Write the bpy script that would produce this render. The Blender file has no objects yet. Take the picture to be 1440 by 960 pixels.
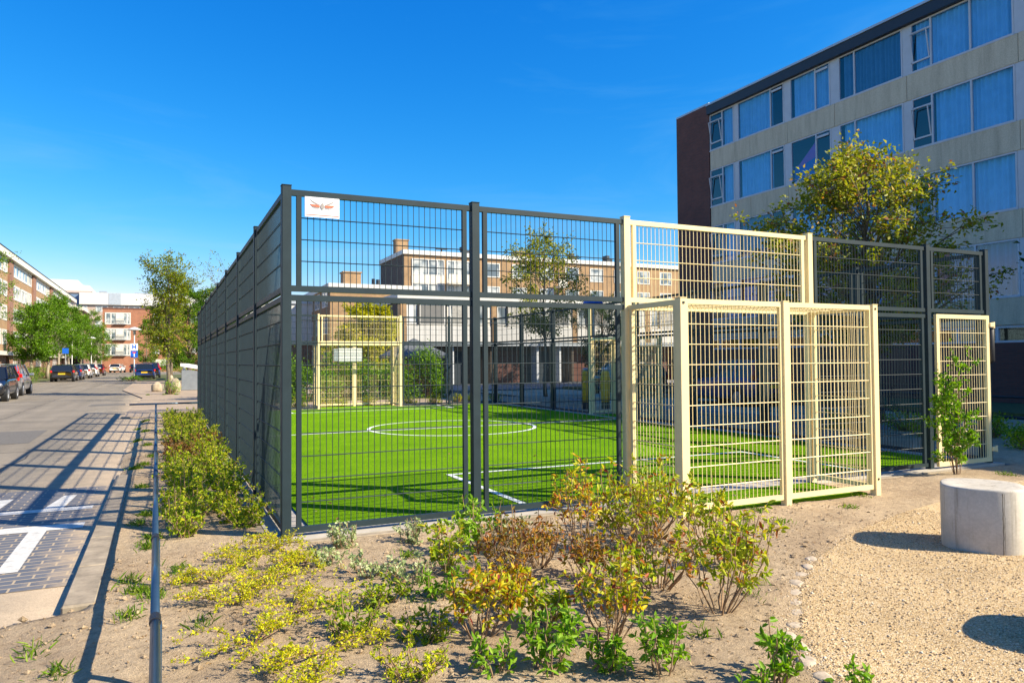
import bpy, math, random
import numpy as np
from mathutils import Vector, noise as mnoise

R = math.radians
scene = bpy.context.scene
COL = scene.collection
rng = np.random.default_rng(7)
random.seed(7)

# ------------------------------------------------------------------ helpers
class MB:
    """collects simple shapes in world space"""
    def __init__(s): s.v = []; s.f = []; s.m = []
    def add(s, vs, fs, mi=0):
        b = len(s.v); s.v += [tuple(x) for x in vs]
        s.f += [tuple(b + i for i in f) for f in fs]; s.m += [mi] * len(fs)
    def box(s, x0, x1, y0, y1, z0, z1, mi=0):
        s.add([(x0,y0,z0),(x1,y0,z0),(x1,y1,z0),(x0,y1,z0),(x0,y0,z1),(x1,y0,z1),(x1,y1,z1),(x0,y1,z1)],
              [(0,3,2,1),(4,5,6,7),(0,1,5,4),(1,2,6,5),(2,3,7,6),(3,0,4,7)], mi)
    def bbox(s, x0, x1, y0, y1, z0, z1, b=.01, mi=0):
        """box with chamfered edges"""
        X=(x0,x1); Y=(y0,y1); Z=(z0,z1); vs=[]; idx={}
        for i in (0,1):
            for j in (0,1):
                for k in (0,1):
                    sx=1 if i==0 else -1; sy=1 if j==0 else -1; sz=1 if k==0 else -1
                    for a in range(3):
                        d=[b*sx,b*sy,b*sz]; d[a]=0
                        idx[(i,j,k,a)]=len(vs); vs.append((X[i]+d[0],Y[j]+d[1],Z[k]+d[2]))
        g=lambda i,j,k,a: idx[(i,j,k,a)]
        fs=[]
        for i in (0,1):
            q=[g(i,0,0,0),g(i,1,0,0),g(i,1,1,0),g(i,0,1,0)]; fs.append(q if i else q[::-1])
        for j in (0,1):
            q=[g(0,j,0,1),g(0,j,1,1),g(1,j,1,1),g(1,j,0,1)]; fs.append(q if j else q[::-1])
        for k in (0,1):
            q=[g(0,0,k,2),g(1,0,k,2),g(1,1,k,2),g(0,1,k,2)]; fs.append(q if k else q[::-1])
        for i in (0,1):
            for j in (0,1):
                q=[g(i,j,0,0),g(i,j,1,0),g(i,j,1,1),g(i,j,0,1)]; fs.append(q if (i+j)%2==0 else q[::-1])
                q=[g(i,0,j,0),g(i,0,j,2),g(i,1,j,2),g(i,1,j,0)]; fs.append(q if (i+j)%2==0 else q[::-1])
                q=[g(0,i,j,1),g(1,i,j,1),g(1,i,j,2),g(0,i,j,2)]; fs.append(q if (i+j)%2==0 else q[::-1])
        for i in (0,1):
            for j in (0,1):
                for k in (0,1):
                    q=[g(i,j,k,0),g(i,j,k,1),g(i,j,k,2)]; fs.append(q)
        s.add(vs,fs,mi)
    def bar(s, p, q, w, h, up=(0,0,1), mi=0):
        p=Vector(p); q=Vector(q); d=(q-p).normalized(); u=Vector(up)
        a=d.cross(u)
        if a.length<1e-4: a=d.cross(Vector((1,0,0)))
        a.normalize(); c=a.cross(d).normalized(); a*=w/2; c*=h/2
        vs=[p-a-c,p+a-c,p+a+c,p-a+c,q-a-c,q+a-c,q+a+c,q-a+c]
        s.add(vs,[(0,1,2,3),(7,6,5,4),(0,4,5,1),(1,5,6,2),(2,6,7,3),(3,7,4,0)],mi)
    def tube(s, pts, rad, n=8, cap=True, mi=0):
        pts=[Vector(p) for p in pts]
        if not hasattr(rad,'__len__'): rad=[rad]*len(pts)
        b=len(s.v); ref=None
        for i,p in enumerate(pts):
            d=(pts[min(i+1,len(pts)-1)]-pts[max(i-1,0)])
            if d.length<1e-9: d=Vector((0,0,1))
            d.normalize()
            if ref is None:
                ref=d.cross(Vector((0,0,1)))
                if ref.length<.05: ref=d.cross(Vector((1,0,0)))
            ref=(ref-d*ref.dot(d)); ref.normalize(); o=d.cross(ref)
            for k in range(n):
                a=2*math.pi*k/n
                s.v.append(tuple(p+(ref*math.cos(a)+o*math.sin(a))*rad[i]))
        for i in range(len(pts)-1):
            for k in range(n):
                k2=(k+1)%n
                s.f.append((b+i*n+k,b+i*n+k2,b+(i+1)*n+k2,b+(i+1)*n+k)); s.m.append(mi)
        if cap:
            s.f.append(tuple(b+k for k in range(n))[::-1]); s.m.append(mi)
            e=b+(len(pts)-1)*n
            s.f.append(tuple(e+k for k in range(n))); s.m.append(mi)
    def lathe(s, c, prof, n=24, mi=0):
        """profile of (r,z) about a vertical axis"""
        b=len(s.v)
        for r,z in prof:
            for k in range(n):
                a=2*math.pi*k/n; s.v.append((c[0]+r*math.cos(a),c[1]+r*math.sin(a),c[2]+z))
        for i in range(len(prof)-1):
            for k in range(n):
                k2=(k+1)%n
                s.f.append((b+i*n+k,b+i*n+k2,b+(i+1)*n+k2,b+(i+1)*n+k)); s.m.append(mi)
        s.f.append(tuple(b+k for k in range(n))[::-1]); s.m.append(mi)
        e=b+(len(prof)-1)*n
        s.f.append(tuple(e+k for k in range(n))); s.m.append(mi)
    def prism(s, poly, axis, lo, hi, mi=0):
        """poly of 2-d points extruded along axis 0/1/2"""
        n=len(poly)
        def P(a,b,t): return (t,a,b) if axis==0 else ((a,t,b) if axis==1 else (a,b,t))
        vs=[P(a,b,lo) for a,b in poly]+[P(a,b,hi) for a,b in poly]
        fs=[tuple(range(n))[::-1],tuple(range(n,2*n))]+[(i,(i+1)%n,n+(i+1)%n,n+i) for i in range(n)]
        s.add(vs,fs,mi)
    def build(s, name, mat, parent=None, smooth=False, origin=None):
        me=bpy.data.meshes.new(name)
        off=root_loc(parent) if parent is not None else Vector(origin or (0,0,0))
        vs=np.array(s.v,dtype=float).reshape(-1,3)-np.array(off)
        me.from_pydata(vs.tolist(),[],s.f)
        mats=mat if isinstance(mat,(list,tuple)) else [mat]
        for m in mats: me.materials.append(m)
        if len(mats)>1: me.polygons.foreach_set('material_index',s.m)
        if smooth: me.polygons.foreach_set('use_smooth',[True]*len(me.polygons))
        me.update()
        o=bpy.data.objects.new(name,me); COL.objects.link(o)
        if parent is not None: o.parent=parent
        else: o.location=off
        return o

def root_loc(o):
    l=Vector((0,0,0))
    while o is not None:
        l+=o.location; o=o.parent
    return l

def tag(o, label=None, cat=None, group=None, kind=None):
    if label: o['label']=label
    if cat: o['category']=cat
    if group: o['group']=group
    if kind: o['kind']=kind
    return o

def thing(name, label, cat, loc=(0,0,0), group=None):
    o=bpy.data.objects.new(name,None); COL.objects.link(o); o.location=loc; o.empty_display_size=.2
    return tag(o,label,cat,group)

def dup(root, loc, rotz=0, scale=1, label=None, group=None):
    r=root.copy(); COL.objects.link(r); r.location=loc; r.rotation_euler=(0,0,rotz)
    r.scale=(scale,)*3 if not hasattr(scale,'__len__') else scale
    if label: r['label']=label
    if group: r['group']=group
    for ch in list(root.children):
        c=ch.copy(); COL.objects.link(c); c.parent=r
        for g in list(ch.children):
            d=g.copy(); COL.objects.link(d); d.parent=c
    return r

# ------------------------------------------------------------------ materials
def new_mat(name):
    m=bpy.data.materials.new(name); m.use_nodes=True
    nt=m.node_tree; b=nt.nodes['Principled BSDF']
    return m,nt,b
def N(nt,t,**kw):
    n=nt.nodes.new(t)
    for k,v in kw.items():
        if k in n.inputs: n.inputs[k].default_value=v
        else: setattr(n,k,v)
    return n
def ramp(nt,fac,stops,interp='LINEAR'):
    r=nt.nodes.new('ShaderNodeValToRGB'); r.color_ramp.interpolation=interp
    e=r.color_ramp.elements
    while len(e)<len(stops): e.new(.5)
    for i,(p,c) in enumerate(stops): e[i].position=p; e[i].color=(*c,1)
    nt.links.new(fac,r.inputs[0]); return r.outputs[0]
def objco(nt): return nt.nodes.new('ShaderNodeTexCoord').outputs['Object']
def wpos(nt): return nt.nodes.new('ShaderNodeNewGeometry').outputs['Position']
def mixc(nt,f,a,b,mode='MIX'):
    m=nt.nodes.new('ShaderNodeMix'); m.data_type='RGBA'; m.blend_type=mode
    for s,v in ((0,f),(6,a),(7,b)):
        if isinstance(v,(int,float)): m.inputs[s].default_value=v
        elif isinstance(v,tuple): m.inputs[s].default_value=(*v,1)
        else: nt.links.new(v,m.inputs[s])
    return m.outputs[2]
def bump(nt,b,h,strength=.3,dist=.01):
    n=nt.nodes.new('ShaderNodeBump'); n.inputs['Strength'].default_value=strength; n.inputs['Distance'].default_value=dist
    nt.links.new(h,n.inputs['Height']); nt.links.new(n.outputs[0],b.inputs['Normal'])

def mat(name, col, rough=.6, metal=0, var=.15, nscale=8, spec=.5, bmp=0, coat=0):
    m,nt,b=new_mat(name)
    b.inputs['Roughness'].default_value=rough; b.inputs['Metallic'].default_value=metal
    b.inputs['Specular IOR Level'].default_value=spec; b.inputs['Coat Weight'].default_value=coat
    if var>0:
        n=N(nt,'ShaderNodeTexNoise',Scale=nscale,Detail=6.,Roughness=.65); nt.links.new(wpos(nt),n.inputs['Vector'])
        lo=tuple(c*(1-var) for c in col); hi=tuple(min(1,c*(1+var)) for c in col)
        nt.links.new(ramp(nt,n.outputs['Fac'],[(.3,lo),(.7,hi)]),b.inputs['Base Color'])
        if bmp: bump(nt,b,n.outputs['Fac'],bmp,.01)
    else: b.inputs['Base Color'].default_value=(*col,1)
    return m

def brick_mat(name, c1, c2, mortar, w=.22, h=.065, along='xy', rough=.85):
    m,nt,b=new_mat(name); b.inputs['Roughness'].default_value=rough
    sep=nt.nodes.new('ShaderNodeSeparateXYZ'); nt.links.new(wpos(nt),sep.inputs[0])
    ad=N(nt,'ShaderNodeMath',operation='ADD'); nt.links.new(sep.outputs[0],ad.inputs[0]); nt.links.new(sep.outputs[1],ad.inputs[1])
    cb=nt.nodes.new('ShaderNodeCombineXYZ')
    if along=='floor':
        nt.links.new(sep.outputs[0],cb.inputs[0]); nt.links.new(sep.outputs[1],cb.inputs[1])
    else:
        nt.links.new(ad.outputs[0],cb.inputs[0]); nt.links.new(sep.outputs[2],cb.inputs[1])
    t=N(nt,'ShaderNodeTexBrick',Scale=1.,**{'Mortar Size':.006,'Brick Width':w,'Row Height':h,'Bias':0.})
    t.inputs['Color1'].default_value=(*c1,1); t.inputs['Color2'].default_value=(*c2,1); t.inputs['Mortar'].default_value=(*mortar,1)
    nt.links.new(cb.outputs[0],t.inputs['Vector'])
    n=N(nt,'ShaderNodeTexNoise',Scale=1.3,Detail=5.); nt.links.new(wpos(nt),n.inputs['Vector'])
    v=ramp(nt,n.outputs['Fac'],[(.3,(.8,.8,.8)),(.7,(1.1,1.1,1.1))])
    nt.links.new(mixc(nt,1.,t.outputs['Color'],v,'MULTIPLY'),b.inputs['Base Color'])
    bump(nt,b,t.outputs['Fac'],-.3,.006)
    return m

def leaf_mat(name, stops, trans=.35, rough=.45):
    m,nt,b=new_mat(name)
    a=N(nt,'ShaderNodeAttribute',attribute_name='tint')
    c=ramp(nt,a.outputs['Fac'],stops)
    b.inputs['Roughness'].default_value=rough; b.inputs['Specular IOR Level'].default_value=.2
    nt.links.new(c,b.inputs['Base Color'])
    t=nt.nodes.new('ShaderNodeBsdfTranslucent')
    g=nt.nodes.new('ShaderNodeHueSaturation'); g.inputs['Value'].default_value=1.5; g.inputs['Saturation'].default_value=1.1
    nt.links.new(c,g.inputs['Color']); nt.links.new(g.outputs[0],t.inputs[0])
    mx=nt.nodes.new('ShaderNodeMixShader'); mx.inputs[0].default_value=trans
    nt.links.new(b.outputs[0],mx.inputs[1]); nt.links.new(t.outputs[0],mx.inputs[2])
    nt.links.new(mx.outputs[0],nt.nodes['Material Output'].inputs[0])
    return m

def glass_mat(name, tint=(.75,.85,.9), refl=.12, rough=.02):
    m,nt,b=new_mat(name); nt.nodes.remove(b)
    g=N(nt,'ShaderNodeBsdfGlossy',Roughness=rough); g.inputs[0].default_value=(.9,.95,1,1)
    t=nt.nodes.new('ShaderNodeBsdfTransparent'); t.inputs[0].default_value=(*tint,1)
    fr=N(nt,'ShaderNodeLayerWeight',Blend=.5)
    pw=N(nt,'ShaderNodeMath',operation='POWER'); pw.inputs[1].default_value=4.; nt.links.new(fr.outputs['Facing'],pw.inputs[0])
    ad=N(nt,'ShaderNodeMath',operation='MULTIPLY_ADD',use_clamp=True); ad.inputs[1].default_value=.9; ad.inputs[2].default_value=refl
    nt.links.new(pw.outputs[0],ad.inputs[0])
    mx=nt.nodes.new('ShaderNodeMixShader'); nt.links.new(ad.outputs[0],mx.inputs[0])
    nt.links.new(t.outputs[0],mx.inputs[1]); nt.links.new(g.outputs[0],mx.inputs[2])
    nt.links.new(mx.outputs[0],nt.nodes['Material Output'].inputs[0])
    return m

M={}
M['anthracite']=mat('anthracite_paint',(.019,.033,.040),.5,0,.15,5,spec=.25)
M['cream']=mat('cream_paint',(.80,.65,.34),.45,0,.06,4)
M['railblue']=mat('dark_blue_steel',(.04,.085,.14),.3,.5,.12,6)
M['concrete']=mat('concrete',(.42,.38,.32),.85,0,.16,5,bmp=.15)
M['kerb']=mat('kerb_concrete',(.29,.235,.165),.9,0,.35,7,bmp=.4)
M['stool']=None
M['white']=mat('white_paint',(.56,.55,.52),.5,0,.06,2)
M['offwhite']=mat('offwhite_panel',(.60,.57,.50),.6,0,.08,1.5)
M['framewhite']=mat('white_window_frame',(.50,.52,.54),.5,0,.06,3)
M['road']=None
M['black']=mat('black_plastic',(.015,.015,.017),.5,0,.2,10)
M['rubber']=mat('rubber',(.02,.02,.02),.85,0,.2,20)
M['rim']=mat('alloy',(.55,.56,.58),.3,.9,.05,20)
M['darkglass']=mat('dark_glass',(.012,.016,.02),.05,0,0,1,spec=.8)
M['pane']=glass_mat('window_glass',tint=(.42,.72,.95),refl=.09)
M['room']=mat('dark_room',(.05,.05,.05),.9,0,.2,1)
M['steel']=mat('galvanised_steel',(.45,.47,.48),.4,.7,.1,10)
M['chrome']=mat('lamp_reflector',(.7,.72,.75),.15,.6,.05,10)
M['redlight']=mat('red_lens',(.55,.015,.012),.2,0,.05,10,coat=.5)
M['plateyellow']=mat('yellow_plate',(.75,.48,.02),.4,0,.04,10)
M['bark']=mat('bark',(.15,.115,.08),.9,0,.35,18,bmp=.5)
M['palebark']=mat('pale_bark',(.30,.25,.19),.9,0,.3,14,bmp=.4)
M['stem']=mat('shrub_stem',(.24,.15,.08),.8,0,.35,30)
M['stakewood']=mat('pale_stake_wood',(.42,.32,.18),.8,0,.2,10)
M['brickdark']=brick_mat('dark_red_brick',(.15,.052,.035),(.11,.042,.032),(.085,.07,.06))
M['bricktan']=brick_mat('tan_brick',(.35,.205,.09),(.29,.165,.072),(.30,.25,.18))
M['brickred']=brick_mat('red_brick',(.36,.13,.06),(.30,.105,.05),(.3,.22,.17))
M['brickbrown']=brick_mat('brown_brick',(.27,.12,.07),(.21,.095,.06),(.25,.2,.16))
M['brickgrey']=brick_mat('grey_brown_brick',(.115,.085,.06),(.09,.068,.05),(.1,.085,.07))
M['bluesign']=mat('blue_sign',(.01,.11,.55),.4,0,.04,10)
M['whitesign']=mat('white_sign',(.70,.71,.72),.4,0,.03,10)
M['redsign']=mat('red_sign',(.6,.02,.02),.4,0,.03,10)
M['orange']=mat('orange_print',(.62,.14,.06),.5,0,.05,30)
M['greyprint']=mat('grey_print',(.30,.27,.25),.5,0,.05,30)
M['yellowpaint']=mat('yellow_paint',(.72,.42,.01),.5,0,.15,8)
M['roofdark']=mat('dark_roof',(.012,.022,.035),.55,0,.1,2)
M['zinc']=mat('zinc_trim',(.42,.46,.5),.45,.3,.1,2)
M['pink']=mat('pink_cloth',(.95,.10,.36),.8,0,.1,3)
M['bluecloth']=mat('blue_cloth',(.03,.16,.42),.8,0,.1,3)
M['greycloth']=mat('grey_canvas',(.10,.11,.12),.8,0,.1,3)

def concrete_panel_mat():
    m,nt,b=new_mat('exposed_aggregate_panel'); b.inputs['Roughness'].default_value=.85
    n=N(nt,'ShaderNodeTexNoise',Scale=1.2,Detail=8.,Roughness=.7); p=wpos(nt)
    mp=nt.nodes.new('ShaderNodeMapping'); mp.inputs['Scale'].default_value=(1,2.5,.35); nt.links.new(p,mp.inputs[0]); nt.links.new(mp.outputs[0],n.inputs['Vector'])
    c=ramp(nt,n.outputs['Fac'],[(.27,(.44,.37,.255)),(.5,(.60,.51,.355)),(.75,(.69,.60,.43))])
    n2=N(nt,'ShaderNodeTexNoise',Scale=60.,Detail=2.); nt.links.new(p,n2.inputs['Vector'])
    v=ramp(nt,n2.outputs['Fac'],[(.35,(.8,.8,.8)),(.65,(1.08,1.08,1.08))])
    nt.links.new(mixc(nt,1.,c,v,'MULTIPLY'),b.inputs['Base Color'])
    return m
M['panel']=concrete_panel_mat()

def soil_mat():
    m,nt,b=new_mat('sandy_soil'); b.inputs['Roughness'].default_value=.95; b.inputs['Specular IOR Level'].default_value=.1
    p=wpos(nt)
    n1=N(nt,'ShaderNodeTexNoise',Scale=1.1,Detail=7.,Roughness=.65); nt.links.new(p,n1.inputs['Vector'])
    n2=N(nt,'ShaderNodeTexNoise',Scale=14.,Detail=8.,Roughness=.75); nt.links.new(p,n2.inputs['Vector'])
    n3=N(nt,'ShaderNodeTexNoise',Scale=90.,Detail=4.,Roughness=.8); nt.links.new(p,n3.inputs['Vector'])
    c=ramp(nt,n1.outputs['Fac'],[(.3,(.37,.268,.17)),(.55,(.52,.395,.255)),(.75,(.60,.47,.32))])
    v=ramp(nt,n2.outputs['Fac'],[(.3,(.62,.6,.57)),(.5,(.95,.95,.95)),(.72,(1.12,1.12,1.1))])
    c=mixc(nt,1.,c,v,'MULTIPLY')
    w=ramp(nt,n3.outputs['Fac'],[(.3,(.72,.7,.68)),(.55,(1,1,1)),(.75,(1.18,1.17,1.15))])
    nt.links.new(mixc(nt,1.,c,w,'MULTIPLY'),b.inputs['Base Color'])
    ad=N(nt,'ShaderNodeMath',operation='MULTIPLY_ADD'); ad.inputs[1].default_value=.35
    nt.links.new(n3.outputs['Fac'],ad.inputs[0]); nt.links.new(n2.outputs['Fac'],ad.inputs[2])
    bump(nt,b,ad.outputs[0],.85,.035)
    return m
M['soil']=soil_mat()

def gravel_mat():
    m,nt,b=new_mat('yellow_gravel'); b.inputs['Roughness'].default_value=.9; b.inputs['Specular IOR Level'].default_value=.15
    p=wpos(nt)
    v=N(nt,'ShaderNodeTexVoronoi',Scale=125.); nt.links.new(p,v.inputs['Vector'])
    v2=N(nt,'ShaderNodeTexVoronoi',Scale=170.); nt.links.new(p,v2.inputs['Vector'])
    n1=N(nt,'ShaderNodeTexNoise',Scale=1.6,Detail=6.); nt.links.new(p,n1.inputs['Vector'])
    sep=nt.nodes.new('ShaderNodeSeparateColor'); nt.links.new(v.outputs['Color'],sep.inputs[0])
    c=ramp(nt,sep.outputs[0],[(0,(.36,.25,.13)),(.3,(.58,.42,.225)),(.7,(.68,.51,.29)),(.93,(.76,.64,.46)),(1,(.26,.19,.12))])
    s=ramp(nt,n1.outputs['Fac'],[(.3,(.82,.8,.76)),(.7,(1.06,1.04,1))])
    c=mixc(nt,1.,c,s,'MULTIPLY')
    d=ramp(nt,v.outputs['Distance'],[(.3,(1,1,1)),(.75,(.62,.6,.56))])
    nt.links.new(mixc(nt,.8,c,d,'MULTIPLY'),b.inputs['Base Color'])
    inv=N(nt,'ShaderNodeMath',operation='SUBTRACT'); inv.inputs[0].default_value=1
    nt.links.new(v.outputs['Distance'],inv.inputs[1]); bump(nt,b,inv.outputs[0],.6,.007)
    return m
M['gravel']=gravel_mat()

def asphalt_mat():
    m,nt,b=new_mat('worn_asphalt'); b.inputs['Roughness'].default_value=.85; b.inputs['Specular IOR Level'].default_value=.25
    p=wpos(nt)
    n1=N(nt,'ShaderNodeTexNoise',Scale=.5,Detail=8.,Roughness=.62); nt.links.new(p,n1.inputs['Vector'])
    n2=N(nt,'ShaderNodeTexNoise',Scale=120.,Detail=3.,Roughness=.8); nt.links.new(p,n2.inputs['Vector'])
    mp=nt.nodes.new('ShaderNodeMapping'); mp.inputs['Scale'].default_value=(1.2,.05,1); nt.links.new(p,mp.inputs[0])
    n3=N(nt,'ShaderNodeTexNoise',Scale=1.5,Detail=4.); nt.links.new(mp.outputs[0],n3.inputs['Vector'])
    c=ramp(nt,n1.outputs['Fac'],[(.3,(.185,.16,.122)),(.7,(.275,.235,.18))])
    c=mixc(nt,1.,c,ramp(nt,n3.outputs['Fac'],[(.3,(.84,.84,.84)),(.7,(1.08,1.08,1.08))]),'MULTIPLY')
    c=mixc(nt,1.,c,ramp(nt,n2.outputs['Fac'],[(.3,(.6,.6,.6)),(.5,(.98,.98,.98)),(.72,(1.3,1.28,1.24))]),'MULTIPLY')
    # windblown sand along the edge by the kerb (a stain of the surface itself)
    sep=nt.nodes.new('ShaderNodeSeparateXYZ'); nt.links.new(p,sep.inputs[0])
    n4=N(nt,'ShaderNodeTexNoise',Scale=2.2,Detail=7.,Roughness=.7); nt.links.new(p,n4.inputs['Vector'])
    ma=N(nt,'ShaderNodeMath',operation='MULTIPLY_ADD'); ma.inputs[1].default_value=1.6; nt.links.new(n4.outputs['Fac'],ma.inputs[0]); nt.links.new(sep.outputs[0],ma.inputs[2])
    f=N(nt,'ShaderNodeMapRange',**{'From Min':-1.75,'From Max':-.65}); nt.links.new(ma.outputs[0],f.inputs[0])
    nt.links.new(mixc(nt,f.outputs[0],c,mixc(nt,1.,(.56,.43,.285),ramp(nt,n2.outputs['Fac'],[(.3,(.7,.68,.66)),(.55,(1,1,1)),(.75,(1.18,1.17,1.15))]),'MULTIPLY')),b.inputs['Base Color'])
    bump(nt,b,n2.outputs['Fac'],.5,.006)
    return m
M['road']=asphalt_mat()

def paver_mat():
    m,nt,b=new_mat('dark_pavers'); b.inputs['Roughness'].default_value=.7
    p=wpos(nt)
    t=N(nt,'ShaderNodeTexBrick',Scale=1.,**{'Mortar Size':.008,'Brick Width':.21,'Row Height':.105})
    t.inputs['Color1'].default_value=(.085,.095,.115,1); t.inputs['Color2'].default_value=(.12,.125,.14,1); t.inputs['Mortar'].default_value=(.40,.31,.20,1)
    nt.links.new(p,t.inputs['Vector'])
    n4=N(nt,'ShaderNodeTexNoise',Scale=2.6,Detail=7.,Roughness=.7); nt.links.new(p,n4.inputs['Vector'])
    sep=nt.nodes.new('ShaderNodeSeparateXYZ'); nt.links.new(p,sep.inputs[0])
    ma=N(nt,'ShaderNodeMath',operation='MULTIPLY_ADD'); ma.inputs[1].default_value=1.1; nt.links.new(n4.outputs['Fac'],ma.inputs[0]); nt.links.new(sep.outputs[0],ma.inputs[2])
    f=N(nt,'ShaderNodeMapRange',**{'From Min':-1.22,'From Max':-.80}); nt.links.new(ma.outputs[0],f.inputs[0])
    nt.links.new(mixc(nt,f.outputs[0],t.outputs['Color'],(.5,.37,.22)),b.inputs['Base Color'])
    bump(nt,b,t.outputs['Fac'],-.5,.008)
    return m
M['pavers']=paver_mat()
M['roadwhite']=mat('worn_road_paint',(.56,.54,.49),.7,0,.28,16)

def turf_mat():
    m,nt,b=new_mat('artificial_turf'); b.inputs['Roughness'].default_value=.85; b.inputs['Specular IOR Level'].default_value=.04
    p=wpos(nt)
    mp=nt.nodes.new('ShaderNodeMapping'); mp.inputs['Scale'].default_value=(1,.6,1); nt.links.new(p,mp.inputs[0])
    n1=N(nt,'ShaderNodeTexNoise',Scale=150.,Detail=3.,Roughness=.8); nt.links.new(mp.outputs[0],n1.inputs['Vector'])
    n2=N(nt,'ShaderNodeTexNoise',Scale=1.4,Detail=6.); nt.links.new(p,n2.inputs['Vector'])
    n3=N(nt,'ShaderNodeTexNoise',Scale=34.,Detail=6.,Roughness=.8); nt.links.new(mp.outputs[0],n3.inputs['Vector'])
    c=ramp(nt,n1.outputs['Fac'],[(.25,(.045,.13,.001)),(.5,(.142,.325,.003)),(.75,(.30,.48,.006))])
    c=mixc(nt,1.,c,ramp(nt,n2.outputs['Fac'],[(.3,(.80,.84,.8)),(.7,(1.12,1.06,1.05))]),'MULTIPLY')
    c=mixc(nt,1.,c,ramp(nt,n3.outputs['Fac'],[(.3,(.62,.68,.6)),(.5,(1,1,1)),(.72,(1.35,1.25,1.3))]),'MULTIPLY')
    nt.links.new(c,b.inputs['Base Color'])
    bump(nt,b,n1.outputs['Fac'],.9,.02)
    return m
M['turf']=turf_mat()
M['turfwhite']=mat('turf_white_yarn',(.72,.76,.68),.8,0,.15,90)
M['lawn']=mat('lawn',(.085,.095,.025),.9,0,.45,6,bmp=.8)
M['pinkpaving']=brick_mat('pinkish_pavers',(.40,.30,.20),(.35,.26,.175),(.32,.26,.19),w=.2,h=.1,along='floor')
M['greypaving']=brick_mat('grey_pavers',(.24,.225,.21),(.20,.19,.18),(.16,.15,.14),w=.3,h=.3,along='floor')
M['ground']=mat('far_ground',(.20,.18,.14),.95,0,.3,.3)

def stool_mat():
    m,nt,b=new_mat('cast_concrete'); b.inputs['Roughness'].default_value=.8
    p=wpos(nt)
    n1=N(nt,'ShaderNodeTexNoise',Scale=2.5,Detail=8.,Roughness=.7); nt.links.new(p,n1.inputs['Vector'])
    n2=N(nt,'ShaderNodeTexNoise',Scale=55.,Detail=4.,Roughness=.7); nt.links.new(p,n2.inputs['Vector'])
    mp=nt.nodes.new('ShaderNodeMapping'); mp.inputs['Scale'].default_value=(14,14,.6); nt.links.new(p,mp.inputs[0])
    n3=N(nt,'ShaderNodeTexNoise',Scale=1.,Detail=5.,Roughness=.75); nt.links.new(mp.outputs[0],n3.inputs['Vector'])
    c=ramp(nt,n1.outputs['Fac'],[(.3,(.42,.375,.30)),(.7,(.57,.525,.44))])
    c=mixc(nt,1.,c,ramp(nt,n3.outputs['Fac'],[(.30,(.55,.52,.47)),(.48,(1,1,1)),(1,(1.03,1.03,1.03))]),'MULTIPLY')
    c=mixc(nt,1.,c,ramp(nt,n2.outputs['Fac'],[(.3,(.88,.88,.88)),(.7,(1.06,1.06,1.06))]),'MULTIPLY')
    nt.links.new(c,b.inputs['Base Color']); bump(nt,b,n2.outputs['Fac'],.2,.004)
    return m
M['stool']=stool_mat()
M['cobble']=mat('granite_cobble',(.42,.34,.25),.95,0,.3,18,bmp=.6)
M['boulder']=mat('boulder_stone',(.36,.29,.20),.9,0,.3,4,bmp=.6)

# leaves
L={}
L['autumn']=leaf_mat('leaf_yellow_red',[(0,(.15,.24,.015)),(.35,(.34,.40,.02)),(.62,(.60,.50,.025)),(.82,(.60,.30,.03)),(.93,(.45,.12,.035)),(1,(.24,.045,.035))])
L['rust']=leaf_mat('leaf_rust',[(0,(.15,.15,.02)),(.4,(.33,.23,.03)),(.7,(.36,.15,.03)),(1,(.17,.05,.025))])
L['olive']=leaf_mat('leaf_olive',[(0,(.12,.21,.015)),(.4,(.28,.37,.018)),(.78,(.47,.48,.022)),(.94,(.52,.36,.04)),(1,(.34,.11,.03))])
L['fresh']=leaf_mat('leaf_fresh_green',[(0,(.09,.20,.012)),(.5,(.17,.33,.018)),(1,(.30,.44,.04))])
L['variegated']=leaf_mat('leaf_variegated',[(0,(.18,.27,.09)),(.5,(.38,.45,.19)),(1,(.62,.62,.40))])
L['golden']=leaf_mat('leaf_golden_creeper',[(0,(.20,.28,.008)),(.4,(.46,.50,.01)),(.8,(.68,.62,.012)),(1,(.62,.42,.02))])
L['bed']=leaf_mat('leaf_bed_shrub',[(0,(.09,.17,.01)),(.45,(.22,.32,.015)),(.8,(.42,.46,.02)),(1,(.56,.50,.025))])
L['bedred']=leaf_mat('leaf_bed_reddish',[(0,(.10,.12,.015)),(.4,(.21,.14,.03)),(.8,(.26,.09,.03)),(1,(.33,.22,.04))])
L['tree']=leaf_mat('leaf_tree_green',[(0,(.05,.12,.008)),(.5,(.12,.24,.012)),(1,(.20,.33,.02))])
L['streettree']=leaf_mat('leaf_street_tree',[(0,(.09,.14,.012)),(.5,(.19,.25,.015)),(.85,(.28,.30,.02)),(1,(.30,.18,.03))])
L['cherry']=leaf_mat('leaf_broad_tree',[(0,(.10,.15,.015)),(.4,(.25,.28,.025)),(.75,(.40,.38,.045)),(.9,(.42,.25,.06)),(1,(.30,.11,.04))])
L['bright']=leaf_mat('leaf_bright_yellow_green',[(0,(.20,.24,.01)),(.5,(.35,.36,.015)),(1,(.5,.45,.02))])
L['dark']=leaf_mat('leaf_dark_green',[(0,(.02,.045,.008)),(.6,(.05,.09,.012)),(1,(.09,.14,.02))])
L['grass']=leaf_mat('grass_blade',[(0,(.08,.17,.012)),(.6,(.17,.30,.02)),(1,(.33,.38,.06))])
L['dry']=leaf_mat('dry_leaf',[(0,(.14,.08,.03)),(.6,(.30,.18,.07)),(1,(.42,.30,.15))],trans=.1)

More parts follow.
